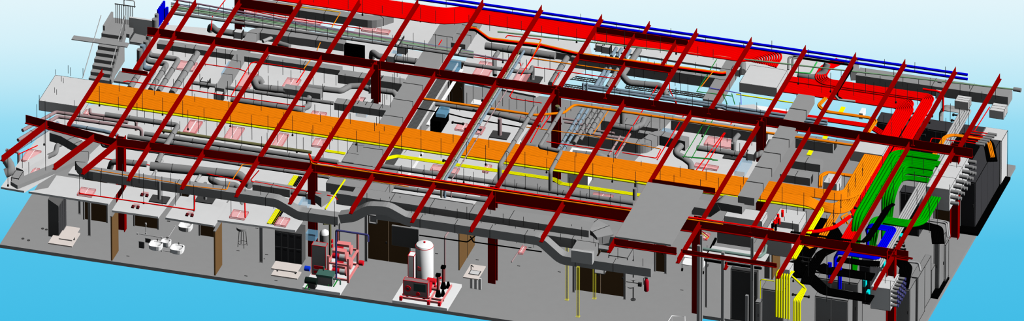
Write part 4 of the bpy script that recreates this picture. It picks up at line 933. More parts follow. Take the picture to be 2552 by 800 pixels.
for z_ in (.08, .85):
    for fx in (0, W_): MB().box(o_+Vector((fx-.04,0,z_)), o_+Vector((fx+.04,D_,z_+.09))).build('side_rail', SALMON, t)
    for fy_ in (0, D_): MB().box(o_+Vector((0,fy_-.04,z_)), o_+Vector((W_,fy_+.04,z_+.09))).build('cross_rail', SALMON, t)
    for fy_ in (.3, .95):
        cc = o_+Vector((.15,fy_,z_+.33)); MB().tube([cc, cc+Vector((.32,0,0))], .17, 16).build('motor', REDLINE, t)
        MB().tube([cc+Vector((.34,0,0)), cc+Vector((.6,0,0))], .2, 16).build('compressor_head', LGREY, t); MB().tube([cc+Vector((.6,0,0)), cc+Vector((.68,0,0))], .23, 16).build('end_flange', SALMON, t)
        MB().box(cc+Vector((.0,-.15,.18)), cc+Vector((.6,.15,.3))).build('cover', SALMON, t)
MB().tube([o_+Vector((-.25,.1,.35)), o_+Vector((-.05,.1,.35))], .13, 14).build('side_wheel', REDLINE, t)
MB().tube([o_+Vector((W_+.1,D_-.1,.3)), o_+Vector((W_+.3,D_-.1,.3))], .12, 14).build('side_wheel', REDLINE, t)
for k in range(2): MB().tube([o_+Vector((-.1,.9,1.2+.25*k)), o_+Vector((-.1,.9,1.34+.25*k))], .07, 10).build('valve_wheel', REDLINE, t)
t = thing('vacuum_pump', 'green-edged pump with blue motor at the front of the left pad', 'pump', at(765,700,zb))
p, q = mbox('pump_block', LG2, t, 790, 709, .7, .45, .5, ol=DGREEN); MB().box((p.x-.04,p.y-.04,q.z-.06),(q.x+.04,q.y+.04,q.z+.05)).build('pump_cover', DGREEN, t)
c = at(766, 681, .75); MB().tube([c-Vector((.12,0,-.25)), c+Vector((.12,0,.25))], .12, 16).build('blue_motor', mat('motor_blue', (20,60,220)), t); c = at(762, 694, .55)
MB().tube([c+Vector((0,-.05,-.05)), c+Vector((.55,-.05,-.05))], .16, 16).build('drive_motor', mat('near_black', (24,36,32)), t); MB().box(c+Vector((.15,-.2,-.38)), c+Vector((.5,.1,-.1))).build('bracket', DKG, t)
for dx in (-.05,.15): MB().bar(c+Vector((dx+.1,-.3,-.37)), c+Vector((dx+.1,.35,-.37)), .04, .04).build('base_rail', GLINE, t)
c = at(822, 708, zb)
for dx in (0,.25): MB().bar(c+Vector((dx,-.25,.05)), c+Vector((dx,.4,.05)), .04, .05).build('base_rail', GLINE, t)
MB().tube(fillet([c+Vector((.1,0,.3)), c+Vector((.5,0,.3)), c+Vector((.5,0,.05))], .08), .035, 10).build('outlet_pipe', DGREEN, t); MB().tube([c+Vector((-.35,.2,.5)), c+Vector((-.35,.2,.75))], .04, 10).build('inlet_pipe', DGREEN, t)
w = path([(838,697,.3)], None); b0 = w[0]; h_ = 123/PXZ
pipe('navy_pipe', 'navy pipe rising from the left pad and crossing to the double brown door', 'pipe', [b0, b0+Vector((0,0,h_)), b0+Vector((1.53,0,h_)), b0+Vector((1.53,0,h_-.35))], .045, NAVY, bend=.08)
b0 = at(823,652,.6); pipe('olive_pipe', 'olive upright pipe behind the compressor pad', 'pipe', [b0, b0+Vector((0,0,2.0)), b0+Vector((-.25,-.2,2.05))], .06, OLIVE, bend=.08)
b0 = at(846,660,.3); pipe('dark_pipe', 'dark grey upright pipe behind the compressor skid', 'pipe', [b0, b0+Vector((0,0,2.6))], .03, DKG)
b0 = at(1109,700,.3); pipe('pinkish_pipe', 'pinkish upright pipe rising behind the black standpipes', 'pipe', [b0, b0+Vector((0,0,2.3)), b0+Vector((.05,.5,2.35))], .045, PINKP, bend=.1)
# white tank
c = at(1058, 694, zb); t = thing('water_tank', 'large white vertical tank with flat domed top on the right pad', 'tank', c)
MB().tube([c+Vector((0,0,.1)), c+Vector((0,0,1.72)), c+Vector((0,0,1.8))], [.41,.41,.37], 36).build('shell', WHITE, t)
MB().tube([c+Vector((0,0,1.8)), c+Vector((0,0,1.86)), c+Vector((0,0,1.88))], [.37,.2,.02], 36).build('dome', WHITE, t)
MB().tube([c+Vector((0,0,1.7)), c+Vector((0,0,1.725))], .418, 36).build('top_seam', REDLINE, t); MB().tube([c, c+Vector((0,0,.1))], .42, 36).build('base_ring', REDLINE, t); MB().cyl(c+Vector((0,0,1.88)), .05, .05, 12).build('vent', REDLINE, t)
MB().box(c+Vector((-.2,-.42,.62)), c+Vector((-.04,-.37,.8))).build('name_plate', REDLINE, t); MB().box(c+Vector((-.17,-.425,.65)), c+Vector((-.07,-.42,.77))).build('plate_face', SALMON, t)
t = thing('filter_cabinet', 'tall pale cabinet with red edges left of the white tank', 'cabinet', at(1017,699,zb)); mbox('case', WHITE, t, 1017, 699, .28, .4, 1.3, ol=REDLINE)
t = thing('pump_controller', 'red-edged pump control unit with dark screen at the front of the right pad', 'controller', at(1005,738,zb)); p, q = mbox('case', mat('ctrl_grey', (150,120,122)), t, 1005, 735, 1.15, .3, .78, z=.25, ol=REDLINE)
MB().box((p.x+.5,p.y-.02,p.z+.3),(q.x-.08,p.y,q.z-.08)).build('screen_panel', mat('screen_dark', (60,80,78)), t)
MB().tube([(p.x+.22,p.y-.03,p.z+.38),(p.x+.22,p.y,p.z+.38)], .15, 18).build('round_gauge', REDLINE, t); MB().tube([(p.x+.22,p.y-.05,p.z+.38),(p.x+.22,p.y-.03,p.z+.38)], .07, 14).build('gauge_hub', DKG, t)
MB().tube([(p.x+.7,p.y-.02,p.z+.16),(p.x+.7,p.y,p.z+.16)], .1, 14).build('round_gauge', REDLINE, t)
for dx in (.1,.9): MB().box((p.x+dx,p.y+.05,.15),(p.x+dx+.12,p.y+.25,.25)).build('foot', DKG, t)
for i, (x, y) in enumerate(((1092,738),(1105,718))):
    c = at(x, y, zb); t = thing('standpipe', 'black-capped upright standpipe on the right pad, '+('front' if i == 0 else 'rear')+' one', 'standpipe', c)
    MB().tube([c, c+Vector((0,0,.35))], [.15,.07], 12).build('foot_cone', BLACK, t); MB().tube([c+Vector((0,0,.35)), c+Vector((0,0,1.05))], .07, 12).build('pipe_wall', mat('sp_red', (150,70,70)), t)
    MB().box(c+Vector((-.1,-.1,1.05)), c+Vector((.1,.1,1.16))).build('cap_flange', BLACK, t); MB().tube([c+Vector((.2,.1,0)), c+Vector((.2,.1,.3))], [.12,.05], 10).build('foot_cone', BLACK, t)
    MB().tube([c+Vector((-.12,-.05,.5)), c+Vector((-.12,-.05,.58))], .06, 10).build('red_valve', REDLINE, t)
t = thing('pump_set', 'red pump and motor between the tank and the standpipes', 'pump', at(1060,720,zb)); c = at(1052,716,zb+.3)
MB().tube([c, c+Vector((.35,0,0))], .16, 16).build('motor', REDLINE, t); MB().tube([c+Vector((.35,0,.05)), c+Vector((.42,0,.05))], .26, 20).build('fan_disc', REDLINE, t); MB().tube([c+Vector((.45,.1,.0)), c+Vector((.75,.1,0))], .12, 14).build('pump_head', SALMON, t)
MB().tube([c+Vector((.1,.5,.1)), c+Vector((.5,.5,.1))], .15, 14).build('motor', REDLINE, t)
for k, (x0_, y0_, x1_, y1_) in enumerate(((998,744,1100,760),(1003,737,1106,753),(1068,757,1120,712),(1098,760,1124,715))):
    a_, b_ = at(x0_,y0_,zb), at(x1_,y1_,zb)
    if k < 2: b_.y = a_.y
    else: b_.x = a_.x
    MB().bar(a_+Vector((0,0,.08)), b_+Vector((0,0,.08)), .06, .1).build('skid_rail', SALMON, t)
for x_, y_ in ((999,748),(1068,759),(1095,762)): a_ = at(x_,y_,zb); MB().box(a_-Vector((.06,.06,0)), a_+Vector((.06,.06,.2))).build('skid_foot', REDLINE, t)
# cart with shelves
t = thing('shelf_cart', 'white two-shelf cart on dark castors right of the roof slab', 'cart', at(1698,676,0))
for z_ in (.35, .75):
    A_ = at(1698,676,0); MB().box((A_.x,A_.y,z_),(A_.x+1.05,A_.y+.75,z_+.03)).build('shelf', WHITE, t)
for dx in (.03,1.02):
    for dy_ in (.03,.72):
        MB().tube([(A_.x+dx,A_.y+dy_,.1),(A_.x+dx,A_.y+dy_,1.15)], .02, 8).build('cart_post', PALEG, t); MB().tube([(A_.x+dx-.03,A_.y+dy_,.08),(A_.x+dx+.03,A_.y+dy_,.08)], .08, 14).build('castor', BLACK, t)
# bed-like white frame at the bottom edge
A_ = at(1666,800,.5); t = thing('white_frame', 'white tubular frame cropped by the lower edge of the view', 'frame', A_); w = path([(1664,803),(1674,787),(1707,789),(1707,803)], .5, False); MB().tube(w, .02, 8).build('top_tube', WHITE, t)
for v in w[1:3]: MB().tube([v, v-Vector((0,0,.5))], .015, 8).build('leg', WHITE, t)
# electrical room roof with pipe, boxes
P_ = [at(1757,643,2.75), at(1898,664,2.75), at(1917,633,2.75), at(1776,612,2.75)]
MB().prism([(v.x,v.y) for v in P_], 2.7, 2.75).build('ceiling', CEILM, None, 'white ceiling slab with black rim over the electrical room', 'ceiling', None, 'structure')
t = thing('edge_girder', 'black rim under the ceiling of the electrical room', 'rim', P_[0])  # black rim of the ceiling slab, not a girder
MB().bar(P_[0]-Vector((0,0,.1)), P_[1]-Vector((0,0,.1)), .1, .1).build('front_rim', BLACK, t); MB().bar(P_[0]-Vector((0,0,.1)), at(1784,590,2.75)-Vector((0,0,.1)), .1, .1).build('side_rim', BLACK, t)
pipe('greenish_pipe', 'greenish grey pipe lying over the electrical room ceiling', 'pipe', [(1705,613),(1893,641),(1906,630),(1909,612)], .07, mat('sage', (125,150,142)), 3.0, .15, snap=False)
cbox('vent_box', 'pale flat box behind the front girder at the right, left one', (1801,538), (1899,552), (1824,515), 3.7, .3)
cbox('vent_box', 'grey box hanging below the front girder at the electrical room', (1787,572), (1873,585), (1808,540), 3.35, .68, LG2)
cbox('vent_box', 'pale box behind the red and black capped stubs', (1925,549), (1990,560), (1946,519), 3.5, .5)
cbox('vent_box', 'pale-topped box crossing below the front girder beside the yellow run', (1908,573), (1972,583), (1925,547), 3.2, 1.25)
for x, y, m, h in ((1950,548,RED,12),(1939,556,RED,14),(1936,563,RED,12),(1942,566,RED,14),(1932,568,RED,12),(1930,573,RED,12),(1925,580,BLACK,14),(1933,582,BLACK,14),(1918,590,ORANGE,12),(1926,592,ORANGE,12),(1950,522+22,RED,12)):
    c = at(x, y-8, 3.55); MB().tube([c, c+Vector((0,0,h/PXZ))], .06, 12).build('capped_stub', m, None, {'red_conduit':'red','black_conduit':'black','orange_conduit':'orange'}[m.name]+' upright stub clustered on the pale box behind the front girder', 'conduit stub', m.name.split('_')[0]+' stubs on the pale box')
for k, (l, pts, m) in enumerate((('first', l3((1200,205),(1245,240),(1220,260)), RED), ('second', l3((1195,215),(1240,250)), YEL))):
    pipe('looped_wire', 'small '+('red' if k == 0 else 'yellow')+' wire hanging behind the fourth column', 'wire', pts, .02, m, 3.0, .1, snap=False)
# stairs at the left
t = thing('staircase', 'grey concrete staircase with treads descending toward the viewer', 'stairs', at(223,200,0)); b0 = at(221,203,0); Wd = 1.02
for k in range(8):
    p = b0+Vector((0,.285*k,0)); MB().box(p, p+Vector((Wd,.30,.185*(k+1)))).build('step', GREY, t)
top = b0+Vector((0,.285*8,.185*8))
MB().box(top-Vector((0,0,.2)), top+Vector((Wd+.25,1.3,0))).build('landing', GREY, t)
MB().add([b0+Vector((Wd,0,-.0)), b0+Vector((Wd,.3,0)), top+Vector((Wd,.3,.0)), top+Vector((Wd,0,.25)), b0+Vector((Wd,-.05,.3)),
          b0+Vector((Wd+.09,0,-.0)), b0+Vector((Wd+.09,.3,0)), top+Vector((Wd+.09,.3,.0)), top+Vector((Wd+.09,0,.25)), b0+Vector((Wd+.09,-.05,.3))], [(0,1,2,3,4),(9,8,7,6,5),(0,4,9,5),(4,3,8,9),(3,2,7,8),(2,1,6,7),(1,0,5,6)]).build('stringer', GREY, t)
MB().add([top+Vector((-.02,0,-.2)), top+Vector((-.02,1.3,-.2)), top+Vector((-.02,1.3,.3)), top+Vector((-.02,0,.25)), top+Vector((.08,0,-.2)), top+Vector((.08,1.3,-.2)), top+Vector((.08,1.3,.3)), top+Vector((.08,0,.25))],
         [(0,1,2,3),(7,6,5,4),(0,3,7,4),(3,2,6,7),(2,1,5,6),(1,0,4,5)]).build('side_wall', GREY, t)
r_ = MB().tube([b0+Vector((Wd+.04,0,.9)), top+Vector((Wd+.04,0,.95))], .025, 8).build('handrail', PALEG, t)
for k in range(12): v = b0.lerp(top, (k+.5)/12)+Vector((Wd+.04,0,.05)); MB().tube([v, v+Vector((0,0,.86))], .012, 6).build('baluster', DKG, t)
rl = thing('landing_railing', 'dark baluster railing on the stair landing', 'railing', top+Vector((.5,.9,0)))
for k in range(10): v = top+Vector((.35+.09*k,.85,0)); MB().tube([v, v+Vector((0,0,1.0))], .018, 6).build('baluster', DKG, rl)
MB().tube([top+Vector((.3,.85,1.0)), top+Vector((1.3,.85,1.0))], .025, 8).build('top_rail', DKG, rl)
MB().tube(fillet([top+Vector((.75,.85,.95)), top+Vector((.75,.85,1.3)), top+Vector((1.25,.85,1.3)), top+Vector((1.25,.85,.95))], .06), .025, 8).build('handrail', GREY, rl)
a_ = at(322,72,1.4); b_ = at(384,81,1.4); MB().box((a_.x,a_.y,.6),(b_.x,a_.y+.12,2.0)).build('stair_wall', CEILM, None, 'grey landing wall right of the stair railing', 'wall', None, 'thing')  # pale material stands in for light falling on the wall's front
p_ = [at(178,97.5,1.9), at(317,117,1.9), at(322,107,1.9), at(184,88,1.9)]; MB().prism([(v.x,v.y) for v in p_], 1.86, 1.9).build('plank', GREY, None, 'grey plank lying across the top of the staircase', 'plank')
p_ = [at(323,103,1.7), at(362,110,1.7), at(372,92,1.7), at(336,83,1.7)]; MB().prism([(v.x,v.y) for v in p_], 1.66, 1.7).build('ramp_plate', GREY, None, 'grey tilted plate right of the plank on the staircase', 'plate')
pipe('wall_handrail', 'thin pale handrail slanting down left of the staircase', 'handrail', [(252,38,2.6),(206,194,.9)], .02, PALEG, snap=False)
cbox('duct_box', 'large pale rectangular box at the left end behind the skewed wing', (98,251), (200,266), (137,187), 3.3, .5)
# black recesses, glass, brown, tray
def plainbox(name, label, cat, FL, FR, BL, zt, h, m):
    p, q = pbox(FL, FR, BL, zt, h); MB().box(p, q).build(name, m, None, label, cat, None, 'thing')
plainbox('black_cabinet', 'black cabinet block with bluish top by the corridor tray', 'cabinet', (1072,299), (1099,303), (1092,267), 3.4, .6, BLACK)
plainbox('black_box', 'black panel behind the middle girder left of the first rear column', 'box', (857,112), (906,119), (861,106), 3.6, .7, BLACK)  # black panel modelled as a shallow box
plainbox('blue_glass', 'pale blue glass box over the black cabinet by the corridor tray', 'glass', (1086,282), (1110,286), (1098,264), 3.6, .18, BGLASS)
for l, FL, FR, BL in (('behind the duct elbow at upper left',(556,182),(580,186),(565,152)),('beside the rear coupling',(970,140),(992,143),(980,125)),('right of the trunk duct at the back',(1108,172),(1135,176),(1120,148)),('beneath the second column plenum',(745,510),(765,513),(752,490)),('left of the strip between rack and duct',(886,278),(912,282),(895,265)),
    ('beside the lockers',(764,582),(786,585),(766,570)),('in the right bay near the trunk duct',(1832,425),(1855,430),(1848,392)), ('in the plant room',(1645,334),(1672,338),(1652,318))):
    plainbox('blue_glass', 'pale blue glass box '+l, 'glass', FL, FR, BL, 3.0, .35, BGLASS)
t = thing('cable_tray', 'dark ribbed cable tray running forward beside the trunk duct', 'tray', at(1127,157,2.9)); A_, B_ = Y(1127,157,430,2.9)
for k in (-1,1): MB().bar(A_+Vector((k*.27,0,0)), B_+Vector((k*.27,0,0)), .04, .12).build('side_rail', LGREY, t)
mb = MB(); n_ = int((A_.y-B_.y)/.12)
for k in range(n_): y = A_.y-k*.12; mb.box((A_.x-.26,y-.048,A_.z-.006),(A_.x+.26,y+.048,A_.z+.002))
mb.build('rungs', mat('rung_grey', (88,88,88)), t); MB().box((A_.x-.26,B_.y,A_.z-.06),(A_.x+.26,A_.y,A_.z-.05)).build('tray_bed', mat('bed_grey', (110,110,110)), t)
A_, B_ = Y(1152,172,312,2.8); MB().box((A_.x-.09,B_.y,2.74),(A_.x+.05,A_.y,2.8)).build('wall_corridor', WHITE, None, 'white corridor wall beside the cable tray', 'wall', None, 'structure')
A_, B_ = Y(1085,328,470,2.8); MB().box((A_.x-.05,B_.y,2.4),(A_.x+.05,A_.y,2.8)).build('wall_corridor', WHITE, None, 'lower white corridor wall strip before the front girder', 'wall', None, 'structure')
for l, p_, q_ in (('upper left',(1362,184),(1490,203)),('lower left',(1352,206),(1462,223)),('middle',(1560,215),(1640,227)),('right',(1660,226),(1757,241)),('far right',(1700,232),(1756,240))):
    a_, b_ = at(p_[0],p_[1],1.2), at(q_[0],q_[1],1.2); b_.y = a_.y; t = thing('cable_ladder', 'dark lattice cable ladder seen against the sky behind the middle girder, '+l, 'ladder', a_)
    for k in (-1,0,1): MB().bar(a_+Vector((0,k*.16,0)), b_+Vector((0,k*.16,0)), .03, .04).build('side_rail', DKG, t)
    mb = MB(); n_ = int((b_-a_).length/.14)
    for k in range(n_+1): x = a_.x+k*.14; mb.box((x-.015,a_.y-.16,a_.z-.01),(x+.015,a_.y+.16,a_.z+.01))
    mb.build('rungs', DKG, t)
# pink troffers
TR = [(l0,(515,165),(605,187),(540,123),'over the first front room'),(l1,(460,238),(555,255),(485,192),'above the round-table room'),(l1,(755,290),(830,300),(790,240),'above the eight-door lockers'),
 (m1,(150,205),(230,220),(205,130),'first in the strip before the rack'),(m1,(420,250),(505,268),(470,170),'second in the strip before the rack'),(m1,(740,300),(800,310),(790,215),'third in the strip before the rack'),(m1,(1005,298),(1075,306),(1030,250),'fourth in the strip before the rack'),
 (m0,(1215,208),(1290,222),(1265,130),'left of the strip before the rack'),(a1,(515,570),(590,582),(560,480),'behind the rack beside the U duct'),(a1,(805,578),(895,590),(845,515),'behind the rack under the red slanted line'),(a1,(985,785),(1075,797),(1010,735),'at the rack edge by the fourth joist'),
 (a1,(85,450),(215,465),(130,400),'behind the big risers'),(a1,(885,140),(1060,160),(910,105),'below the rear red rack, left'),(a2,(130,200),(315,220),(150,175),'below the rear red rack, right'),(a2,(875,492),(975,505),(925,405),'in front of the rear thin conduits'),(a2,(1145,530),(1225,545),(1190,450),'beside the hooked drop'),
 (m2,(755,190),(850,203),(780,148),'on the middle ceiling, left half'),(m2,(860,210),(930,222),(880,165),'on the middle ceiling, right half'),(m2,(590,460),(765,487),(615,425),'in front of the rack beneath the riser pipes'),(m4,(145,155),(320,182),(175,105),'over the green sprinkler room'),(m4,(75,305),(230,325),(95,282),'at the front of the green sprinkler room'),
 (m0,(125,395),(230,405),(200,325),'on the left wing ceiling'),(m0,(160,520),(240,490),(245,450),'leaning at the left wing tray'),(m3,(465,632),(600,645),(485,612),'small one before the roof slab'),(a1,(1250,690),(1333,705),(1290,640),'half hidden left of the trunk duct'),(m0,(555,90),(585,95),(570,60),'small one under the rack end'),
 (a1,(555,90),(625,100),(575,55),'behind the upper left beam'),(l2,(1180,345),(1205,350),(1200,300),'small one hanging over the open floor'),(m2,(940,470),(975,475),(965,425),'narrow one by the yellow lines'),(l4,(130,250),(165,255),(135,210),'small one behind the fourth column')]
for f_, FL, FR, BL, l in TR:
    P = f_(FL, FR, BL); p, q = pbox(P[0], P[1], P[2], CZ+.1, .08)
    if q.y < p.y+.05 or q.x < p.x+.05: q = p+Vector((.5,.6,.08))
    t = thing('troffer_light', 'translucent pink ceiling light '+l, 'light', p)
    MB().box(p, q).build('housing', PINK, t); outline(p, q, t, mat('pink_edge', (205,105,110)), .008, 'edge_frame')
    MB().box(((p.x+q.x)/2-.01,p.y+.02,q.z),((p.x+q.x)/2+.01,q.y-.02,q.z+.01)).build('lamp_strip', WHITE, t)
for l, (x, y) in (('on the second small ceiling, rear', m0((965,628))[0]),('on the second small ceiling, front', m0((905,707))[0]),('on the third small ceiling', m0((1265,760))[0]),):
    c = at(x, y, CZ); t = thing('emergency_light', 'small twin-headed emergency light '+l, 'light', c)
    MB().box(c-Vector((.14,.08,0)), c+Vector((.14,.08,.12))).build('housing', PINK, t)
    for k in (-1,1): MB().tube([c+Vector((k*.12,-.06,.06)), c+Vector((k*.12,-.2,.02))], .07, 12).build('lamp_head', mat('lamp_dark', (90,20,25)), t)
# yellow and black strips on the ceilings
for l, P, m, n in (('yellow strips on the locker room ceiling', l1((710,285),(770,190)), YEL, 5), ('black strips on the locker room ceiling', l1((740,290),(800,195)), BLACK, 3), ('yellow strips behind the third front joist', m1((845,570),(890,500)), YEL, 4), ('black strips behind the third front joist', m1((880,570),(920,505)), BLACK, 3)):
    bundle('ceiling_strip', l.split(' ')[0]+' strip '+' '.join(l.split(' ')[2:]), 'strip', l, P, n, .07, .03, m, CZ+.05, 0, side=-1, seg=6)
bundle('yellow_conduit', 'short yellow conduit at the trunk duct left end', 'conduit', 'short yellow conduits left of the plenum', m1((1100,330),(1230,350)), 3, .07, .03, YEL, 3.0, 0, side=-1)
for k, (x, y) in enumerate(((2051,352),(2015,387),(2092,285))):
    MB().bar(at(x,y,2.9), at(x+10,y-18,2.9), .2, .04).build('yellow_strip', YEL, None, 'short yellow strip near the right trunk duct, '+('middle','front','rear')[k]+' one', 'strip')
for l, pts in (('left', l2((520,230),(840,275),(890,235))), ('right', l2((860,240),(880,275),(1333,340)))):
    pipe('black_cable', 'thin black cable strung above the open floor, '+l+' part', 'cable', pts, .03, BLACK, 2.6, .1, snap=False)
pipe('black_cable', 'thin black cable crossing the corridor tray', 'cable', a2((500,720),(630,742))+m2((720,90),(820,115),(1200,180)), .03, BLACK, 3.3, .1, snap=False)
pipe('bracket_pipe', 'grey and pink bracket pipe above the open floor', 'pipe', l2((1133,408),(1172,350),(1212,293)), .03, PINKP, 2.0, .0, snap=False)
for n_, (x, y) in enumerate(((152,467),(190,478),(283,400),(308,407))):
    c = at(*l0((x, y))[0], 0); MB().cyl(c, .07, .02, 12).build('floor_drain', DKG, None, 'small dark floor drain in the first room', 'drain', 'small floor drains')
for n_, P in enumerate(l0((850,583),(1120,352))+l1((568,635),(768,665),(640,318),(515,468),(705,493),(683,520),(55,270))+l2((635,353),(905,394),(1180,435),(1255,313))+l3((250,475),(1065,595))):
    c = at(P[0], P[1], 0); MB().box(c-Vector((.07,.015,0)), c+Vector((.07,.015,.02))).build('floor_mark', DKG, None, 'tiny dark mark on the bare grey floor', 'mark', 'floor marks')
# white tops scattered below
for l, FL, FR, BL, z, h in (('white washbasin top in the middle room', (1173,258),(1200,262),(1180,247),.9,.9),('white counter right of the pinkish drop',(1258,352),(1282,356),(1266,338),.9,.9),('white counter further right of the pinkish drop',(1262,335),(1290,339),(1270,320),.9,.9),('white cabinet top beside the second column',(1415,386),(1465,393),(1425,367),1.5,1.5),
   ('white strip box below the cable box',(1880,272),(1970,286),(1884,262),2.6,.15), ('white box at the right sky gap',(2143,282),(2150,283),(2146,268),2.6,.3),('white cabinet top right of the trunk',(1868,440),(1885,443),(1880,420),1.2,1.2)):
    plainbox('counter_top', l, 'counter', FL, FR, BL, z, h, WHITE)
for l, FL, FR, BL in (('left',(1095,262),(1130,268),(1104,250)),('right',(1360,300),(1400,306),(1375,278))):
    plainbox('grey_bench', 'grey low bench in the middle room, '+l, 'bench', FL, FR, BL, .9, .1, GREY)
# ================================================================ threaded hanger rods
_rods = {}
ALL = []
def rods(where, z, pts, clamp=False):
    for i, P in enumerate(pts): ALL.append((P[2], len(ALL), P[0], P[1], where, z, clamp and i % 3 == 0))
def make_rods():
    ALL.sort(reverse=True)
    for h, _, px, py, where, z, clamp in ALL[:296]:
        label, group = 'thin black hanger rod '+where, 'hanger rods '+where
        key = (round(h/2), clamp); p = at(px, py, z)
        if key not in _rods:
            L = key[0]*2/PXZ; t = thing('hanger_rod', label, 'rod', p, group)
            MB().tube([p, p+Vector((0,0,L))], .012, 6).build('rod_shaft', ROD, t)
            if clamp:
                MB().box(p-Vector((.03,.03,.05)), p+Vector((.03,.03,.05))).build('clamp', ROD, t)
                MB().tube([p-Vector((.045,0,.02)), p+Vector((.045,0,-.02))], .018, 8).build('clevis_pin', ROD, t)
            _rods[key] = t
        else:
            t = copy_tree(_rods[key], p, label); t['group'] = group
    mb = MB()
    for h, _, px, py, where, z, clamp in ALL[296:]:
        p = at(px, py, z); mb.tube([p, p+Vector((0,0,h/PXZ))], .012, 6)
    mb.build('hanger_rods', ROD, None, 'remaining short thin black hanger rods spread over all the racks', 'rods', None, 'stuff')
def line(p, q, n, h, jit=0):
    out = []
    for i in range(n):
        f = (i+.3+.4*random.random())/n
        out.append((p[0]+(q[0]-p[0])*f, p[1]+(q[1]-p[1])*f+random.uniform(-jit, jit), h+random.choice((-8,0,6))))
    return out
rods('along the front edge of the orange rack', 3.7, line((225,262),(2035,528),34,42,4), True)
rods('inside the orange rack', 3.95, line((270,225),(2060,488),22,20,7))
rods('along the rear red rack', 4.1, line((760,12),(1800,150),24,34,6), True)
rods('above the blue pair', 4.35, line((1060,8),(2400,196),16,20,3))
rods('over the wide red run at the right', 3.55, line((1980,215),(2300,262),12,40,12), True)
rods('beside the red drop', 3.5, [(2225+random.uniform(-40,30), 300+i*17, 30) for i in range(9)])
rods('along the upper left line bundle', 3.9, line((460,40),(1150,135),26,36,10))
rods('around the small front ceilings', 2.85, [(198,482,62),(250,490,64),(305,495,68),(358,506,74),(404,510,70),(437,512,60),(483,524,65),(576,540,45),(682,520,50),(834,562,60)], True)
rods('on the large pale box at the left', 3.3, [(98,251,14),(139,186,13),(153,203,14),(158,207,13),(136,231,13),(141,236,13),(185,263,13),(170,183,20),(176,190,22),(207,190,20)])
rods('over the left wing', 2.9, [(20,462,90),(114,432,180),(72,440,36),(110,360,60),(162,330,50),(190,320,46),(56,430,50),(92,300,40),(125,330,44)], True)
rods('between front girder and rack at the left', 3.1, line((330,318),(900,398),26,42,16), True)
rods('behind the rack at the left', 3.1, line((380,215),(900,290),24,40,24))
rods('below the first rear bay', 3.0, line((420,150),(900,215),18,38,16))
rods('around the trunk duct', 3.5, line((1020,150),(930,330),14,34,30))
rods('along the front duct', 3.5, line((230,440),(680,500),10,34,5))
rods('on the double duct', 3.6, line((900,505),(1520,600),22,24,18))
rods('along the hump duct', 2.9, line((1010,560),(1620,668),12,30,6))
rods('along the yellow lines behind the front girder', 3.2, line((990,440),(1560,515),22,34,14), True)
rods('over the middle ceiling', 3.2, line((1120,250),(1370,300),14,40,26))
rods('in the second rear bay', 3.2, line((1200,150),(1380,190),12,36,20), True)
rods('below the trimmer beams', 3.3, line((1450,175),(1790,225),20,32,30))
rods('along the bluish pipes', 3.4, line((1440,225),(1980,300),14,30,6), True)
rods('in the plant room', 3.3, line((1400,300),(1700,350),18,34,30))
rods('in the green sprinkler room', 3.2, line((1740,360),(1900,390),10,30,30), True)
rods('around the stepped trunk duct', 3.6, line((1990,290),(1860,500),14,34,24))
rods('around the orange bend', 3.4, [(2040+i*13, 470+((i*37) % 60), 40) for i in range(13)])
rods('between orange and green', 3.6, [(2150-i*9+(i % 2)*8, 440+i*13, 34) for i in range(11)], True)
rods('over the green bends', 3.7, [(2215+((i*29) % 110), 400+i*11, 38) for i in range(12)])
rods('over the black sweep', 3.0, [(1977,700,60),(2014,705,62),(2060,752,120),(2117,706,70),(2156,760,80),(2000,650,50),(2031,660,50),(2085,650,40),(2140,655,40)], True)
rods('along the far right duct', 3.6, line((2110,185),(2500,250),12,26,10))
rods('by the pale conduit loops', 3.4, [(2345+((i*23) % 80), 290+i*12, 44) for i in range(9)])
rods('around the pale box stack', 3.9, [(2340,440,18),(2384,420,16),(2398,395,14),(2366,486,26),(2320,505,34),(2336,560,60),(2316,580,70),(2206,706,22),(2219,722,22),(2226,693,16)])
rods('beside the yellow run', 3.3, [(1960,540,30),(1988,545,30),(2010,560,34),(1850,545,34),(1975,575,24),(1955,560,20)])
rods('left of the electrical room posts', 3.0, [(1876,700,110),(1853,545,30),(1859,548,30)])
make_rods()
def strut(label, px, py, w, z=3.4):
    a = at(px, py, z); t = thing('trapeze_strut', label, 'strut', a, 'trapeze struts '+label.split(' struts ')[-1]); MB().box(a-Vector((0,.03,.03)), a+Vector((w,.03,.03))).build('channel', ROD, t)
    for k in (0, w): MB().box(a+Vector((k-.04,-.05,-.05)), a+Vector((k+.04,.05,.05))).build('end_bolt', ROD, t)
for i in range(7): strut('dark trapeze strut across the red drop beside the orange bend', 2120+i*11, 540-i*22, .75, 3.3)
for i in range(4): strut('dark trapeze strut across the rear part of the red drop', 2255+i*6, 330-i*16, .95, 3.3)
for i in range(4): strut('dark trapeze strut at the black shaft', 1990+i*10, 640+i*12, .8, 2.9)
for i in range(3): strut('dark trapeze strut under the pale conduits', 2372+i*4, 300-i*14, .6, 2.9)
for i in range(3): strut('dark trapeze strut under the green vertical conduits', 2225+i*2, 600+i*9, .5, 2.9)
strut('dark trapeze strut clipping the stepped yellow conduits', 1976, 734, .75, 3.0)
for i, (x, y) in enumerate(((1128,305),(1160,322),(1172,320),(1202,250),(1180,275),(1105,400))): strut('dark trapeze strut under the thin crossing pipes', x, y, .5, 4.0)
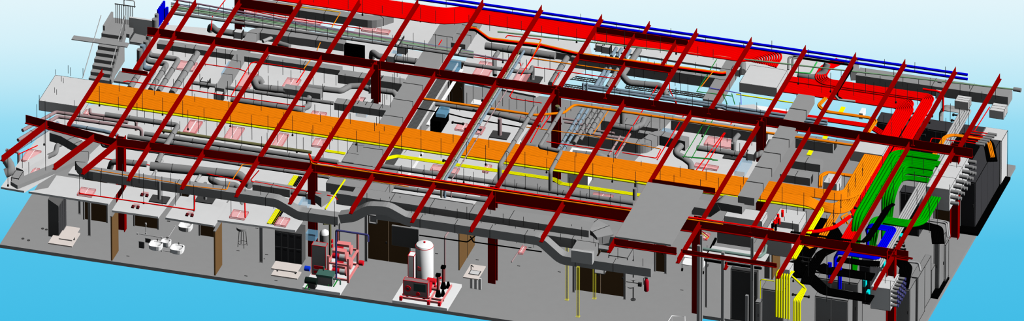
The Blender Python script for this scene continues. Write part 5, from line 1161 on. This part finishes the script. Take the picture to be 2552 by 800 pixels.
# ================================================================ light, sky, camera
def sun(name, d, e, shadow=False, col=(1,1,1)):
    l = bpy.data.lights.new(name, 'SUN'); l.energy = e; l.angle = .01; l.color = col
    l.use_shadow = shadow
    o = bpy.data.objects.new(name, l); C.objects.link(o); o.location = (20, 10, 20)
    o.rotation_euler = Vector(d).to_track_quat('Z', 'Y').to_euler()
d = Vector((1.05, -.05, 1.0)); sun('sun_high', d, math.pi*d.length*.93)
w = bpy.data.worlds.new('sky'); bpy.context.scene.world = w; w.use_nodes = True; w.cycles.sampling_method = 'MANUAL'; w.cycles.sample_map_resolution = 64
nt = w.node_tree; bg = nt.nodes['Background']
tc = nt.nodes.new('ShaderNodeTexCoord'); sx = nt.nodes.new('ShaderNodeSeparateXYZ'); nt.links.new(tc.outputs['Generated'], sx.inputs[0])
def dz(py):
    v = (FW - UV*((py-400)*K)).normalized(); return v.z
mr = nt.nodes.new('ShaderNodeMapRange'); mr.clamp = True
lo, hi = dz(1600), dz(-800)
mr.inputs['From Min'].default_value = lo; mr.inputs['From Max'].default_value = hi
nt.links.new(sx.outputs['Z'], mr.inputs['Value'])
cr = nt.nodes.new('ShaderNodeValToRGB'); nt.links.new(mr.outputs['Result'], cr.inputs['Fac']); cr.color_ramp.interpolation = 'LINEAR'
def lin(c): return tuple(((x/255)/12.92 if x/255 <= .04045 else ((x/255+.055)/1.055)**2.4) for x in c)+(1,)
SKY = [(-800,(78,80,82)),(-500,(236,248,252)),(0,(225,244,250)),(100,(212,240,249)),(200,(188,232,246)),(300,(150,220,243)),(450,(110,207,239)),(600,(78,194,234)),(800,(66,189,231)),(1300,(60,180,225)),(1600,(70,71,73))]
els = cr.color_ramp.elements
while len(els) > 1: els.remove(els[-1])
els[0].position = 0; els[0].color = lin(SKY[-1][1])
for py, c in reversed(SKY[:-1]):
    e = els.new((dz(py)-lo)/(hi-lo)); e.color = lin(c)
nt.links.new(cr.outputs['Color'], bg.inputs['Color']); bg.inputs['Strength'].default_value = 1.0
cam = bpy.data.cameras.new('camera'); co = bpy.data.objects.new('camera', cam); C.objects.link(co)
co.location = CAM
from mathutils import Matrix
co.rotation_euler = Matrix((RV, UV, BV)).transposed().to_euler()
cam.sensor_width = 36; cam.lens = 36*DIST*S/2552; cam.clip_start = 500; cam.clip_end = 3000
sc = bpy.context.scene; sc.camera = co
sc.view_settings.view_transform = 'Standard'; sc.view_settings.look = 'None'; sc.view_settings.gamma = 1; sc.view_settings.exposure = 0
sc.view_settings.use_curve_mapping = False
sc.cycles.max_bounces = 8; sc.cycles.diffuse_bounces = 0; sc.cycles.glossy_bounces = 0; sc.cycles.transparent_max_bounces = 16
sc.cycles.filter_width = 1.2
